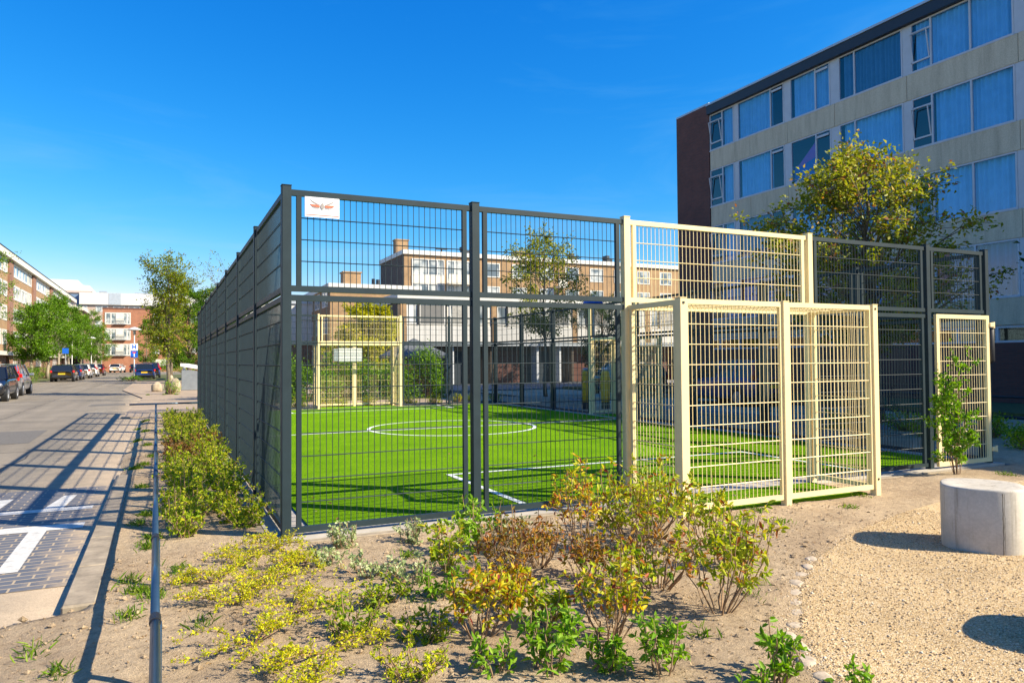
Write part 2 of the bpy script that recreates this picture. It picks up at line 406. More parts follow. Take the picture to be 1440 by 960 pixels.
# ------------------------------------------------------------------ vegetation generators
def leaves(name, P, D, size, material, parent, aspect=.42, detail=True, tint=None, origin=None, droop=.25, jitter=.5, up=.5, g=None):
    """one mesh of folded leaves; P positions, D growth directions (N,3)"""
    g=g or rng
    P=np.asarray(P,float); n=len(P)
    D=np.asarray(D,float)+g.normal(0,jitter,(n,3)); D/=np.linalg.norm(D,axis=1,keepdims=True)+1e-9
    U=np.array([0,0,1.])*up+g.normal(0,.55,(n,3))
    S=np.cross(D,U); S/=np.linalg.norm(S,axis=1,keepdims=True)+1e-9
    U=np.cross(S,D)
    Ls=(np.asarray(size)*g.uniform(.65,1.25,n))[:,None]
    W=Ls*aspect
    dr=-np.abs(g.normal(droop,.15,n))[:,None]*Ls
    if detail:
        V=np.stack([P, P+D*Ls*.3+S*W*.5+U*W*.22, P+D*Ls*.68+S*W*.42+U*(W*.18+dr*.4), P+D*Ls+U*dr,
                    P+D*Ls*.68-S*W*.42+U*(W*.18+dr*.4), P+D*Ls*.3-S*W*.5+U*W*.22],1).reshape(-1,3)
        k=6; fl=np.array([[0,1,2,3],[0,3,4,5]])
    else:
        V=np.stack([P, P+D*Ls*.45+S*W*.5+U*W*.2, P+D*Ls+U*dr, P+D*Ls*.45-S*W*.5+U*W*.2],1).reshape(-1,3)
        k=4; fl=np.array([[0,1,2,3]])
    off=np.array(root_loc(parent)) if parent is not None else np.array(origin if origin is not None else (0,0,0),float)
    F=(np.arange(n)[:,None,None]*k+fl[None]).reshape(-1,4)
    me=bpy.data.meshes.new(name)
    me.vertices.add(len(V)); me.vertices.foreach_set('co',(V-off).astype(np.float32).ravel())
    me.loops.add(F.size); me.loops.foreach_set('vertex_index',F.astype(np.int32).ravel())
    me.polygons.add(len(F)); me.polygons.foreach_set('loop_start',np.arange(len(F),dtype=np.int32)*4)
    me.update(calc_edges=True)
    at=me.attributes.new('tint','FLOAT','FACE')
    t=g.uniform(0,1,n) if tint is None else np.clip(tint,0,1)
    at.data.foreach_set('value',np.repeat(t,len(fl)).astype(np.float32))
    me.materials.append(material)
    o=bpy.data.objects.new(name,me); COL.objects.link(o)
    if parent is not None: o.parent=parent
    else: o.location=off
    return o

def bez(p0,p1,p2,n):
    p0,p1,p2=map(np.array,(p0,p1,p2)); t=np.linspace(0,1,n)[:,None]
    return (1-t)**2*p0+2*t*(1-t)*p1+t*t*p2

def make_tree(name,label,base,h,crown_lo,rx,ry,leafm,nclump,nleaf,lsize,trunk_r,seed,bark='bark',cat='tree',group=None,
              shape='round',lean=(0,0),twig=.55,flat=.6,detail=False,staked=False,up_bias=0.,tint_mu=.5):
    g=np.random.default_rng(seed); base=np.array(base,float)
    root=thing(name,label,cat,tuple(base),group)
    mb=MB()
    top=base+np.array([lean[0],lean[1],h*.86])
    fork=base+np.array([lean[0]*.4,lean[1]*.4,crown_lo*h])
    nseg=9; tp=[]
    for i in range(nseg):
        t=i/(nseg-1); q=base+(top-base)*t
        q[:2]+=g.normal(0,trunk_r*.35,2)*(t>0)
        tp.append(q)
    tr=[trunk_r*(1.25 if i==0 else 1)*(1-.82*i/(nseg-1)) for i in range(nseg)]
    mb.tube(tp,tr,9)
    zc=(crown_lo+1)/2*h; rz=(1-crown_lo)/2*h
    P=[];D=[];T=[]
    k=0; tries=0
    while k<nclump and tries<nclump*60:
        tries+=1
        a=g.uniform(0,2*math.pi); w=g.uniform(-1,1)
        a_=a
        if shape=='vase':   # narrow below, wide above, ragged top
            w=g.uniform(-1,1); rr=(.14+.86*((w+1)/2)**.85)*(1 if w<.55 else max(.25,1-(w-.55)*1.2))
        elif shape=='layered':
            w=w if w<.2 or g.random()<.75 else w-.6
            rr=(math.sqrt(max(0,1-w*w))*.6+.4*(1-abs(w)**3))*(1.0 if w<.1 else 1-.35*(w-.1))
            rr*=.74+.26*abs(math.sin(a*2.5+.6))
        elif shape=='cone': rr=1-.75*((w+1)/2)
        else: rr=math.sqrt(max(0,1-w*w))
        rad=rr*math.sqrt(g.uniform(.12,1))
        c=base+np.array([lean[0]+rx*rad*math.cos(a),lean[1]+ry*rad*math.sin(a),zc+rz*w*.93])
        k+=1
        # limb from the trunk to the clump
        dz=c[2]-base[2]
        att=np.clip(dz-math.hypot(c[0]-top[0],c[1]-top[1])*g.uniform(.55,1.0)-rz*.12,crown_lo*h*.85,h*.84)
        tt=att/(h*.86); s=base+(top-base)*tt
        mid=(s+c)/2+np.array([0,0,g.uniform(-.02,.16)*h*.5])+g.normal(0,.05*rx,3)
        path=bez(s,mid,c,6)
        r0=max(.010,trunk_r*(1-.8*tt)*.36*min(1,.35+np.linalg.norm(c-s)/rx*.6))
        mb.tube(path,np.linspace(r0,r0*.25+.002,6),5,cap=False)
        out=c-(base+np.array([lean[0],lean[1],zc-rz*.5])); out/=np.linalg.norm(out)+1e-6
        nt_=g.integers(4,7)
        for q in range(nt_):
            d=out*.6+g.normal(0,.62,3); d[2]=d[2]*flat+up_bias; d/=np.linalg.norm(d)
            ln=twig*g.uniform(.55,1.2); st=path[g.integers(3,6)]
            e=st+d*ln; m2=(st+e)/2+np.array([0,0,.08*ln])
            tw=bez(st,m2,e,4)
            mb.tube(tw,np.linspace(r0*.22+.003,.003,4),3,cap=False)
            nl=int(nleaf/nt_)
            t=g.uniform(.12,1.03,nl)**.8
            pts=(1-t)[:,None]**2*st+(2*t*(1-t))[:,None]*m2+(t*t)[:,None]*e
            pts+=g.normal(0,lsize*.85,(nl,3))
            P.append(pts); D.append(np.tile(d,(nl,1))+g.normal(0,.6,(nl,3))); T.append(np.clip(g.normal(tint_mu+g.normal(0,.08),.24,nl),0,1))
    mb.build('trunk',M[bark],root,smooth=True)
    leaves('crown',np.concatenate(P),np.concatenate(D),lsize,leafm,root,aspect=.55,detail=detail,tint=np.concatenate(T),g=g)
    if staked:
        for sx in (-.35,.35):
            s=MB(); s.tube([base+np.array([sx,0,-.05]),base+np.array([sx*.9,0,1.5])],.04,7); s.build('stake',M['stakewood'],root)
    return root

def make_shrub(name,label,base,h,w,leafm,nstem,nleaf,lsize,seed,bare=.35,cat='shrub',group=None,aspect=.42,stem='stem',tint=(.5,.25),top_tint=0.,spread=.55,twigs=4,droop=.25,cluster=.10):
    g=np.random.default_rng(seed); base=np.array(base,float)
    root=thing(name,label,cat,tuple(base),group)
    mb=MB(); P=[];D=[];T=[]
    per=max(4,int(nleaf/nstem/(twigs+1)))
    for i in range(nstem):
        a=g.uniform(0,2*math.pi); rr=math.sqrt(g.uniform(.02,1))
        hh=h*g.uniform(.68,1.04)*(1-.28*rr)
        tip=base+np.array([math.cos(a)*w/2*rr,math.sin(a)*w/2*rr,hh])
        s=base+np.array([math.cos(a)*.035*rr,math.sin(a)*.035*rr,-.03])
        mid=s+(tip-s)*.5+np.array([math.cos(a),math.sin(a),0])*w*.13*g.uniform(.2,1.3)-np.array([0,0,hh*.06])
        path=bez(s,mid,tip,7); path[1:6]+=g.normal(0,.008,(5,3))
        mb.tube(path,np.linspace(.0042,.0018,7)*(1+.5*g.random()),4,cap=False)
        ends=[(path,bare)]
        for q in range(twigs):
            k=g.uniform(bare,.95); j=int(k*6); st=path[j]
            d=np.array([g.normal(0,1),g.normal(0,1),g.uniform(.2,1.0)]); d/=np.linalg.norm(d)
            e=st+d*min(h,.9)*g.uniform(.12,.3)
            tw=bez(st,(st+e)/2+np.array([0,0,.01]),e,4)
            mb.tube(tw,np.linspace(.0022,.0012,4),3,cap=False); ends.append((tw,.25))
        for pth,b0 in ends:
            t=g.uniform(b0,1.0,per)**.7; t=np.clip(t,0,1)*(len(pth)-1); i0=np.minimum(t.astype(int),len(pth)-2); fr=(t-i0)[:,None]
            pts=pth[i0]*(1-fr)+pth[i0+1]*fr
            dd=pth[-1]-pth[0]; dd/=np.linalg.norm(dd)
            rad=g.normal(0,1,(per,3)); rad/=np.linalg.norm(rad,axis=1,keepdims=True)
            pts=pts+rad*lsize*cluster
            P.append(pts); D.append(dd*.45+rad*.95)
            T.append(np.clip(g.normal(tint[0],tint[1],per)+top_tint*(pts[:,2]-base[2])/h,0,1))
    mb.build('stems',M[stem],root)
    leaves('foliage',np.concatenate(P),np.concatenate(D),lsize,leafm,root,aspect=aspect,detail=True,tint=np.concatenate(T),g=g,droop=droop,jitter=.25)
    return root

def make_creeper(name,label,base,reach,leafm,nstem,nleaf,lsize,seed,group=None,h=.10,dirs=None,cat='ground cover'):
    g=np.random.default_rng(seed); base=np.array(base,float)
    root=thing(name,label,cat,tuple(base),group)
    mb=MB(); P=[];D=[];T=[]
    for i in range(nstem):
        a=g.uniform(0,2*math.pi) if dirs is None else R(g.choice(dirs)+g.normal(0,16))
        ln=reach*g.uniform(.35,1.05); hh=h*g.uniform(.3,1.1)
        e=base+np.array([math.cos(a)*ln,math.sin(a)*ln,0]); e[2]=soil_z(e[0],e[1])+hh*.45+.015
        m=(base+e)/2+np.array([g.normal(0,.06),g.normal(0,.06),hh])
        path=bez(base+np.array([0,0,.01]),m,e,8)
        mb.tube(path,np.linspace(.004,.0015,8),4,cap=False)
        for j in range(2,8):
            for q in range(2):
                st=path[j]; d=np.array([g.normal(0,1),g.normal(0,1),g.uniform(.1,.9)]); d/=np.linalg.norm(d)
                l2=g.uniform(.03,.09); e2=st+d*l2
                mb.tube([st,e2],[.0015,.001],3,cap=False)
                n=max(3,int(nleaf/nstem/12)); t=g.uniform(.05,1,n)[:,None]
                pts=st*(1-t)+e2*t+g.normal(0,lsize*.35,(n,3))
                P.append(pts); D.append(np.tile(d,(n,1))); T.append(np.clip(g.normal(.55,.25,n),0,1))
    mb.build('stems',M['stem'],root)
    leaves('foliage',np.concatenate(P),np.concatenate(D),lsize,leafm,root,aspect=.55,detail=False,tint=np.concatenate(T),g=g,jitter=.7)
    return root

# ------------------------------------------------------------------ layout constants (metres; front-left post of the cage at the origin)
XF=[0,1.744,3.474,6.130,8.295,9.549]      # posts of the front fence
BAY=2.124; YB=16.99; XR=9.549
ROAD=-.055
COBB=[(1.70,-4.30),(1.78,-4.12),(1.86,-3.97),(1.93,-3.80),(2.03,-3.66),(2.12,-3.53),(2.26,-3.40),(2.40,-3.27),(2.53,-3.13),(2.68,-3.00),(2.85,-2.87),(3.04,-2.72),(3.22,-2.62),(3.42,-2.48)]
def edge_x(y):
    """left edge of the gravel path at y"""
    pts=[(1.2,-9.0),(1.45,-5.2)]+COBB+[(4.3,-2.05),(5.4,-1.7),(7.0,-1.35),(9.0,-1.15),(13,-1.0)]
    ys=[p[1] for p in pts]; xs=[p[0] for p in pts]
    return float(np.interp(y,ys,xs)) if y<-1.0 else 99.
def smooth(a,b,x):
    t=min(1,max(0,(x-a)/(b-a))); return t*t*(3-2*t)
def soil_z(x,y):
    n=mnoise.noise(Vector((x*.8,y*.8,3.1)))*.035+mnoise.noise(Vector((x*2.6,y*2.6,9.7)))*.016+mnoise.noise(Vector((x*8,y*8,1.7)))*.006
    z=-.005+n
    # flatter beside the court, under the gravel, beneath the kerb
    d_front=min(abs(y+.12),1) if -1<y<.2 and x>-.3 else 1
    z=z*smooth(0,.35,d_front)-.02*(1-smooth(0,.3,d_front))
    if -.15<x<9.75 and -.15<y<17.2: z=-.12
    if y<-1.0:
        e=x-edge_x(y)
        z=z*(1-smooth(-.2,.02,e))-.035*smooth(.03,.14,e)
    if x<-1.28:
        if -1.25<y<4.62: z=-.25 if x<-1.37 else -.004+n*.15
        else:
            wob=mnoise.noise(Vector((y*.9,2.2,0)))*.25+mnoise.noise(Vector((y*4,5.2,x)))*.10+mnoise.noise(Vector((y*13,x*9,1)))*.05
            far=-1.62+wob*.35 if y>4.6 else -2.15+wob
            z+= -.14*smooth(-1.30,far,x) if False else -(.075)*(1-smooth(far,-1.28,x))
    return z

# ------------------------------------------------------------------ setting: ground sheets
def sheet(name,poly,z,material,kind='structure',thick=0.0):
    mb=MB()
    if thick: mb.prism(poly,2,z-thick,z)
    else: mb.add([(x,y,z) for x,y in poly],[tuple(range(len(poly)))])
    return tag(mb.build(name,material),kind=kind)
def rect(x0,x1,y0,y1): return [(x0,y0),(x1,y0),(x1,y1),(x0,y1)]
sheet('ground',rect(-900,900,-300,1500),-.17,M['ground'])
sheet('road',rect(-10.4,-1.40,-30,139),ROAD,M['road'])
sheet('speed_table_paving',rect(-7.6,-1.42,-.52,4.1),ROAD+.004,M['pavers'])

def road_marks():
    mb=MB(); z=ROAD+.008
    def q(x0,x1,y0,y1): mb.add([(x0,y0,z),(x1,y0,z),(x1,y1,z),(x0,y1,z)],[(0,1,2,3)])
    def poly(p): mb.add([(x,y,z) for x,y in p],[tuple(range(len(p)))])
    q(-7.3,-1.62,1.50,1.76); q(-7.3,-1.62,2.50,2.68)
    for k in range(9):
        x=-2.02-k*.62
        poly([(x-.03,.02),(x+.11,.02),(x+.11,1.5),(x-.03,1.5)])
        poly([(x-.07,2.68),(x+.12,2.68),(x+.17,3.5),(x+.04,3.5)])
    return tag(mb.build('road_marking',M['roadwhite']),kind='structure')
road_marks()
def road_lines():
    mb=MB(); z=ROAD+.004
    for x0,x1,y0,y1 in [(-9.6,-6.3,21.6,21.75),(-9.0,-6.0,27.2,27.33),(-8.2,-6.6,52.2,52.4)]:
        mb.add([(x0,y0,z),(x1,y0,z),(x1,y1,z),(x0,y1,z)],[(0,1,2,3)])
    return tag(mb.build('parking_line_marking',M['concrete']),kind='structure')
road_lines()

M['asphalt_patch']=mat('newer_asphalt',(.13,.118,.10),.9,0,.3,30,bmp=.4)
M['tar']=mat('tar_joint',(.05,.046,.042),.8,0,.3,20)
def road_repairs():
    z=ROAD+.004
    mb=MB()
    for x0,x1,y0,y1 in [(-4.6,-3.3,10.4,13.6),(-6.4,-5.7,18.2,20.9),(-3.4,-2.2,24,25.2)]:
        mb.add([(x0,y0,z),(x1,y0+.1,z),(x1-.06,y1,z),(x0+.04,y1-.05,z)],[(0,1,2,3)])
    tag(mb.build('road_patch',M['asphalt_patch']),kind='structure')
    mb=MB(); g=np.random.default_rng(12); z=ROAD+.003
    for pts in ([(-5.05,5.2),(-5.0,14),(-5.1,30),(-5.0,60)],[(-7.9,-6),(-7.86,20),(-7.9,60)],[(-9.5,8.9),(-5.5,8.6),(-1.9,9.0)],[(-8.5,16.6),(-5,17.0),(-2.2,16.2)],[(-3.1,5.0),(-3.0,8.8)]):
        q=[]
        for (x0,y0),(x1,y1) in zip(pts[:-1],pts[1:]):
            n=max(3,int(math.hypot(x1-x0,y1-y0)/.5))
            for k in range(n): q.append((x0+(x1-x0)*k/n+g.normal(0,.02),y0+(y1-y0)*k/n+g.normal(0,.02)))
        for (x0,y0),(x1,y1) in zip(q[:-1],q[1:]):
            dx,dy=x1-x0,y1-y0; l=math.hypot(dx,dy); nx,ny=-dy/l*.012,dx/l*.012
            mb.add([(x0-nx,y0-ny,z),(x1-nx,y1-ny,z),(x1+nx,y1+ny,z),(x0+nx,y0+ny,z)],[(0,1,2,3)])
    tag(mb.build('road_joint',M['tar']),kind='structure')
    mb=MB(); mb.lathe((-4.1,7.6,ROAD-.02),[(.36,0),(.36,.026),(.30,.026),(.295,.022),(.05,.022)],28)
    o=mb.build('manhole_cover',M['tar'],None,origin=(-4.1,7.6,0)); tag(o,'round dark manhole cover set in the street','manhole')
road_repairs()
# soil with real relief
def soil():
    xs=np.concatenate([np.arange(-2.9,-1.2,.05),np.arange(-1.2,5.0,.05),np.arange(5.0,13.01,.12)])
    ys=np.concatenate([np.arange(-8.5,1.0,.05),np.arange(1.0,15.0,.10),np.arange(15.0,18.6,.15)])
    vs=[(x,y,soil_z(x,y)) for y in ys for x in xs]
    nx=len(xs); fs=[]
    for j in range(len(ys)-1):
        for i in range(nx-1):
            xm=xs[i];ym=ys[j]
            if .2<xm<9.2 and .2<ym<16.6: continue
            a=j*nx+i; fs.append((a,a+1,a+nx+1,a+nx))
    me=bpy.data.meshes.new('soil'); me.from_pydata(vs,[],fs); me.materials.append(M['soil'])
    me.polygons.foreach_set('use_smooth',[True]*len(me.polygons)); me.update()
    o=bpy.data.objects.new('soil',me); COL.objects.link(o); tag(o,kind='structure')
soil()
def gravel_path():
    ys=[-9.0,-7.0,-5.2]+[p[1] for p in COBB]+[-2.05,-1.7,-1.35,-1.15]
    xs=[edge_x(y+1e-6) for y in ys]
    mb=MB(); v=[]
    for x,y in zip(xs,ys): v+= [(x-.02,y,-.007),(x+.07,y,.004),(13.0,y,.004)]
    mb.add(v,[(3*i+k,3*i+k+1,3*i+k+4,3*i+k+3) for i in range(len(ys)-1) for k in (0,1)])
    tag(mb.build('path',M['gravel']),kind='structure')
gravel_path()
sheet('court_paving',rect(-.13,9.70,-.13,17.12),0.0,M['concrete'],thick=.16)
sheet('artificial_turf',rect(.24,9.32,.30,16.72),.018,M['turf'])
def turf_lines():
    mb=MB(); z=.0225; w=.075
    def ln(p,q,w=w):
        p=np.array(p,float);q=np.array(q,float);d=(q-p)/np.linalg.norm(q-p);n=np.array([-d[1],d[0]])*w/2
        mb.add([(*(p-n),z),(*(q-n),z),(*(q+n),z),(*(p+n),z)],[(0,1,2,3)])
    def ln_h(x0,x1,y): mb.add([(x0,y-w/2,z),(x1,y-w/2,z),(x1,y+w/2,z),(x0,y+w/2,z)],[(0,1,2,3)])
    def ln_v(x,y0,y1): mb.add([(x-w/2,y0,z),(x+w/2,y0,z),(x+w/2,y1,z),(x-w/2,y1,z)],[(0,1,2,3)])
    cx,cy,r=4.83,8.75,1.82
    n=72
    for k in range(n):
        a=2*math.pi*k/n;b=2*math.pi*(k+1)/n
        mb.add([(cx+(r-w/2)*math.cos(a),cy+(r-w/2)*math.sin(a),z),(cx+(r+w/2)*math.cos(a),cy+(r+w/2)*math.sin(a),z),
                (cx+(r+w/2)*math.cos(b),cy+(r+w/2)*math.sin(b),z),(cx+(r-w/2)*math.cos(b),cy+(r-w/2)*math.sin(b),z)],[(0,1,2,3)])
    ln_h(.24,cx-r-w/2,cy); ln_h(cx-r+w/2,cx+r-w/2,cy); ln_h(cx+r+w/2,9.32,cy)
    for y0,y1 in ((.30,2.44),(16.72,15.15)):
        ln_h(2.39-w/2,7.28+w/2,y1)
        a=y1+(w/2 if y1>y0 else -w/2)*-1
        ln_v(2.39,min(y0,a),max(y0,a)); ln_v(7.28,min(y0,a),max(y0,a))
    return tag(mb.build('pitch_marking',M['turfwhite']),kind='structure')
turf_lines()
# kerb stones by the road, joints between them
def kerb():
    mb=MB(); y=-1.22
    while y<4.6:
        e=min(y+.98,4.62); mb.bbox(-1.505,-1.315,y,e-.006,-.3,.004,.012); y=e
    return tag(mb.build('kerb',M['kerb']),kind='structure')
kerb()
# edging of flat concrete bands in front of the fence
def edging():
    mb=MB(); x=-.06
    while x<8.2:
        e=x+.99; mb.bbox(x,e-.008,-.215,-.135,-.2,-.004+.004*math.sin(x*7),.006); x=e
    return tag(mb.build('edging_kerb',M['kerb']),kind='structure')
edging()
def brick_edge():
    mb=MB(); y=-.12
    while y<16.9:
        mb.bbox(-.205,-.135,y,y+.99,-.2,.0,.006); y+=1.0
    return tag(mb.build('side_edging_kerb',M['kerb']),kind='structure')
brick_edge()
# plaza and pavements further off
sheet('plaza',[(-2.0,16.6),(-1.75,29),(-3.0,40),(-3.0,62),(9.0,62),(9.0,18.55),(-.5,18.55),(-.5,16.6)],-.012,M['pinkpaving'],thick=.15)
sheet('back_pavement',rect(9.0,40,18.55,21.2),-.012,M['pinkpaving'],thick=.15)
sheet('side_pavement',rect(9.74,13.6,-.95,18.5),-.02,M['greypaving'],thick=.15)
sheet('side_road',rect(13.6,19.0,-30,29),-.12,M['road'])
sheet('lawn',rect(19.0,23.25,-30,29),.02,M['lawn'],thick=.2)
sheet('house_forecourt',rect(9.0,60,29,38),-.05,M['greypaving'],thick=.1)
sheet('garden_lawn',rect(.4,9.0,21.6,29),.0,M['lawn'],thick=.15)
sheet('left_verge',rect(-17.4,-10.4,42,170),-.02,M['lawn'],thick=.15)
sheet('left_verge_near',rect(-17.4,-10.4,-20,42),-.02,M['pinkpaving'],thick=.15)
sheet('far_verge',rect(-3.0,12,62,100),-.02,M['lawn'],thick=.15)

# ------------------------------------------------------------------ the ball cage
def post(parent,x,y,m,h=3.0,s=.08,bolts=None):
    mb=MB(); mb.bbox(x-s/2,x+s/2,y-s/2,y+s/2,-.06,h-.008,.005)
    mb.bbox(x-s/2-.003,x+s/2+.003,y-s/2-.003,y+s/2+.003,h-.0075,h,.002)
    o=mb.build('post',M[m],parent)
    if bolts:
        b=MB()
        for z in bolts: b.bar((x,y-s/2-.006,z),(x,y-s/2+.004,z),.022,.022)
        b.build('bolt',M['black'],o)
    return o
def mesh_panel(parent,p,q,zlo,zhi,m,n,gap=.045,wz=None,rail=.05,stile=.042,vsp=.0525,d=.04,name='panel'):
    """framed double-wire panel between points p and q (2-d, centre line), n = outward normal"""
    p=np.array(p,float);q=np.array(q,float);Ln=np.linalg.norm(q-p);u=(q-p)/Ln;n=np.array(n,float)
    at=lambda s,z,k=0: (p[0]+u[0]*s+n[0]*k,p[1]+u[1]*s+n[1]*k,z)
    fr=MB()
    fr.bar(at(0,zhi-rail/2),at(Ln,zhi-rail/2),d,rail)
    fr.bar(at(0,zlo+rail/2),at(Ln,zlo+rail/2),d,rail)
    for s in (gap+stile/2,Ln-gap-stile/2):
        fr.bar(at(s,zlo+rail),at(s,zhi-rail),d*.96,stile,up=(*u,0))
    f=fr.build(name,M[m],parent)
    w=MB(); a=gap+stile; b=Ln-gap-stile; k=int(round((b-a)/vsp)); r=.0033
    for i in range(1,k):
        s=a+(b-a)*i/k; w.tube([at(s,zlo+rail),at(s,zhi-rail)],r,5,cap=False)
    if wz is None:
        c=int(round((zhi-zlo-2*rail)/.195)); wz=[zlo+rail+(zhi-zlo-2*rail)*i/c for i in range(1,c)]
    for z in wz:
        for kk in (-.0068,.0068): w.tube([at(a-.004,z,kk),at(b+.004,z,kk)],.0038,5,cap=False)
    w.build('wire_mesh',M[m],f)
    return f
WLO=[.285+.195*i for i in range(9)]; WUP=[2.353,2.54,2.727]
def upper(par,p,q,m,n): return mesh_panel(par,p,q,2.09,2.965,m,n,wz=WUP)
def lower(par,p,q,m,n): return mesh_panel(par,p,q,.03,2.06,m,n,wz=WLO)

# front fence
ff=thing('mesh_fence','tall dark grey mesh fence nearest the camera, with a cream panel over the front goal','fence',(0,0,0))
for i,x in enumerate(XF): post(ff,x,0,'cream' if i in (2,3) else 'anthracite')
for i in range(5):
    a=(XF[i]+.04,0); b=(XF[i+1]-.04,0)
    upper(ff,a,b,'cream' if i==2 else 'anthracite',(0,-1))
    if i in (0,1,3): lower(ff,a,b,'anthracite',(0,-1))
# street side fence
lf=thing('mesh_fence','long dark grey mesh fence running along the street beside the planting strip','fence',(0,0,0))
for k in range(1,9): post(lf,0,BAY*k,'anthracite')
for k in range(8):
    a=(0,BAY*k+.04); b=(0,BAY*(k+1)-.04)
    upper(lf,a,b,'anthracite',(-1,0)); lower(lf,a,b,'anthracite',(-1,0))
# back fence
bf=thing('mesh_fence','dark grey mesh fence at the far end, with a cream panel over its goal','fence',(0,YB,0))
XB=[0,1.744,3.474,6.130,7.84,9.549]
for i,x in enumerate(XB[1:5],1): post(bf,x,YB,'cream' if i in (2,3) else 'anthracite')
for i in range(5):
    a=(XB[i]+.04,YB); b=(XB[i+1]-.04,YB)
    upper(bf,a,b,'cream' if i==2 else 'anthracite',(0,1))
    if i!=2: lower(bf,a,b,'anthracite',(0,1))
# side fence towards the flats
rf=thing('mesh_fence','dark grey mesh fence on the side of the pitch facing the apartment block','fence',(XR,0,0))
for k in range(1,9): post(rf,XR,BAY*k,'cream' if k in (4,5) else 'anthracite')
for k in range(8):
    a=(XR,BAY*k+.04); b=(XR,BAY*(k+1)-.04)
    upper(rf,a,b,'anthracite',(1,0))
    if k!=4: lower(rf,a,b,'anthracite',(1,0))

# goals: mesh boxes that stick out of the cage
def goal(label,x0,x1,yf,depth,sgn,mid=True,swap=False):
    """box goal; local x along the fence, pushed out by depth in direction sgn"""
    T=(lambda x,y:(y,x)) if swap else (lambda x,y:(x,y))
    yb=yf+sgn*depth
    g=thing('goal_box',label,'goal',(*T((x0+x1)/2,yb),0))
    H=2.067; s=.08
    xs=[x0+.02,(x0+x1)/2,x1-.01] if mid else [x0+.02,x1-.01]
    nn=(0,sgn); nn=T(*nn)
    for x in xs: 
        px,py=T(x,yb); post(g,px,py,'cream',h=H+.004,bolts=None if swap or sgn>0 else ([2.02,.16] if x!=xs[1] else None))
    for a,b in zip(xs[:-1],xs[1:]):
        mesh_panel(g,T(a+s/2,yb),T(b-s/2,yb),.05,H-.008,'cream',nn,gap=.0,rail=.05,stile=.03,wz=[.26+.195*i for i in range(9)],name='back_panel')
    for x in (xs[0],xs[-1]):
        mesh_panel(g,T(x,yf+sgn*.045),T(x,yb-sgn*s/2),.05,H-.012,'cream',T(1,0),gap=.012,rail=.05,stile=.045,wz=[.26+.195*i for i in range(9)],name='side_panel')
    r=MB()
    k=int((x1-x0)/.0525)
    for i in range(1,k):
        x=xs[0]+(xs[-1]-xs[0])*i/k; r.tube([(*T(x,yf+sgn*.04),H-.03),(*T(x,yb-sgn*.03),H-.03)],.0033,5,cap=False)
    for i in range(1,5):
        y=yf+sgn*depth*i/5
        for dz in (.006,-.006): r.tube([(*T(xs[0],y),H-.03+dz),(*T(xs[-1],y),H-.03+dz)],.0038,5,cap=False)
    r.build('roof_mesh',M['cream'],g)
    c=MB(); c.bar((*T(x0+.04,yf),H-.03),(*T(x1-.04,yf),H-.03),.05,.055); c.build('crossbar',M['cream'],g)
    b=MB(); b.bbox(*( (min(yf,yb)+.05,max(yf,yb)-.05,x0+.08,x1-.08) if swap else (x0+.08,x1-.08,min(yf,yb)+.05,max(yf,yb)-.05)),-.1,.006,.005); b.build('floor_slab',M['turf'],g)
    return g
goal('cream mesh goal box pushed out of the front fence towards the shrubs',XF[2],XF[3],0,.886,-1)
goal('cream mesh goal box at the far end of the pitch, in front of the hedge',XF[2],XF[3],YB,.886,1)
goal('narrow cream mesh goal recess in the side fence beside the yellow bollards',BAY*4,BAY*5,XR,.75,1,mid=False,swap=True)

# gate
gt=thing('gate','narrow cream mesh gate at the end of the front fence behind the tall shrub','gate',(8.95,-.05,0))
mesh_panel(gt,(8.375,-.062),(9.50,-.062),.03,2.06,'cream',(0,-1),gap=0,rail=.055,stile=.06,name='frame')
for z in (1.93,.20):
    h=MB(); h.bbox(9.50,9.60,-.10,-.055,z-.03,z+.03,.006); h.tube([(9.60,-.08,z-.045),(9.60,-.08,z+.045)],.02,8); h.build('hinge',M['cream'],gt)
c=MB(); c.tube([(9.60,-.035,1.40),(9.60,-.035,1.43),(9.60,-.035,1.87),(9.60,-.035,1.89)],[.03,.05,.05,.035],12); c.build('gate_closer',M['black'],gt,smooth=True)

# small sign with a winged emblem
def emblem_sign():
    s=thing('maker_sign','small white sign with an orange and grey winged emblem near the corner post','sign',(.30,-.035,2.82))
    b=MB(); b.bbox(.150,.448,-.036,-.030,2.735,2.912,.002); b.build('board',M['whitesign'],s)
    cx,cz,y=.30,2.842,-.0375
    def shp(name,polys,m,dy=0):
        mb=MB()
        for p in polys: mb.prism([(cx+a,cz+b_) for a,b_ in p],1,y-.001+dy,y+.0012+dy)
        mb.build(name,M[m],s)
    up=[(.018,.006),(.045,.016),(.075,.030),(.105,.048),(.088,.026),(.060,.010),(.03,-.002)]
    up2=[(.018,-.002),(.05,.003),(.09,.022),(.08,.010),(.05,-.004)]
    lo=[(.020,-.014),(.06,-.022),(.095,-.012),(.06,-.030),(.03,-.028)]
    mir=lambda p:[(-a,b_) for a,b_ in p][::-1]
    shp('grey_feathers',[up,mir(up),lo,mir(lo)],'greyprint')
    oh=[(.020,-.004),(.060,.0035),(.108,.006),(.09,-.010),(.055,-.016),(.025,-.016)]
    shp('orange_feathers',[oh,mir(oh)],'orange',-.0015)
    body=[(-.009,.012),(0,.022),(.009,.012),(.016,-.012),(.010,-.030),(.004,-.024),(.004,-.036),(-.004,-.036),(-.004,-.024),(-.010,-.030),(-.016,-.012)]
    shp('bird_body',[body],'greyprint',-.003)
    shp('bottom_stripe',[[(-.142,-.088),(.142,-.088),(.142,-.0835),(-.142,-.0835)]],'orange')
emblem_sign()

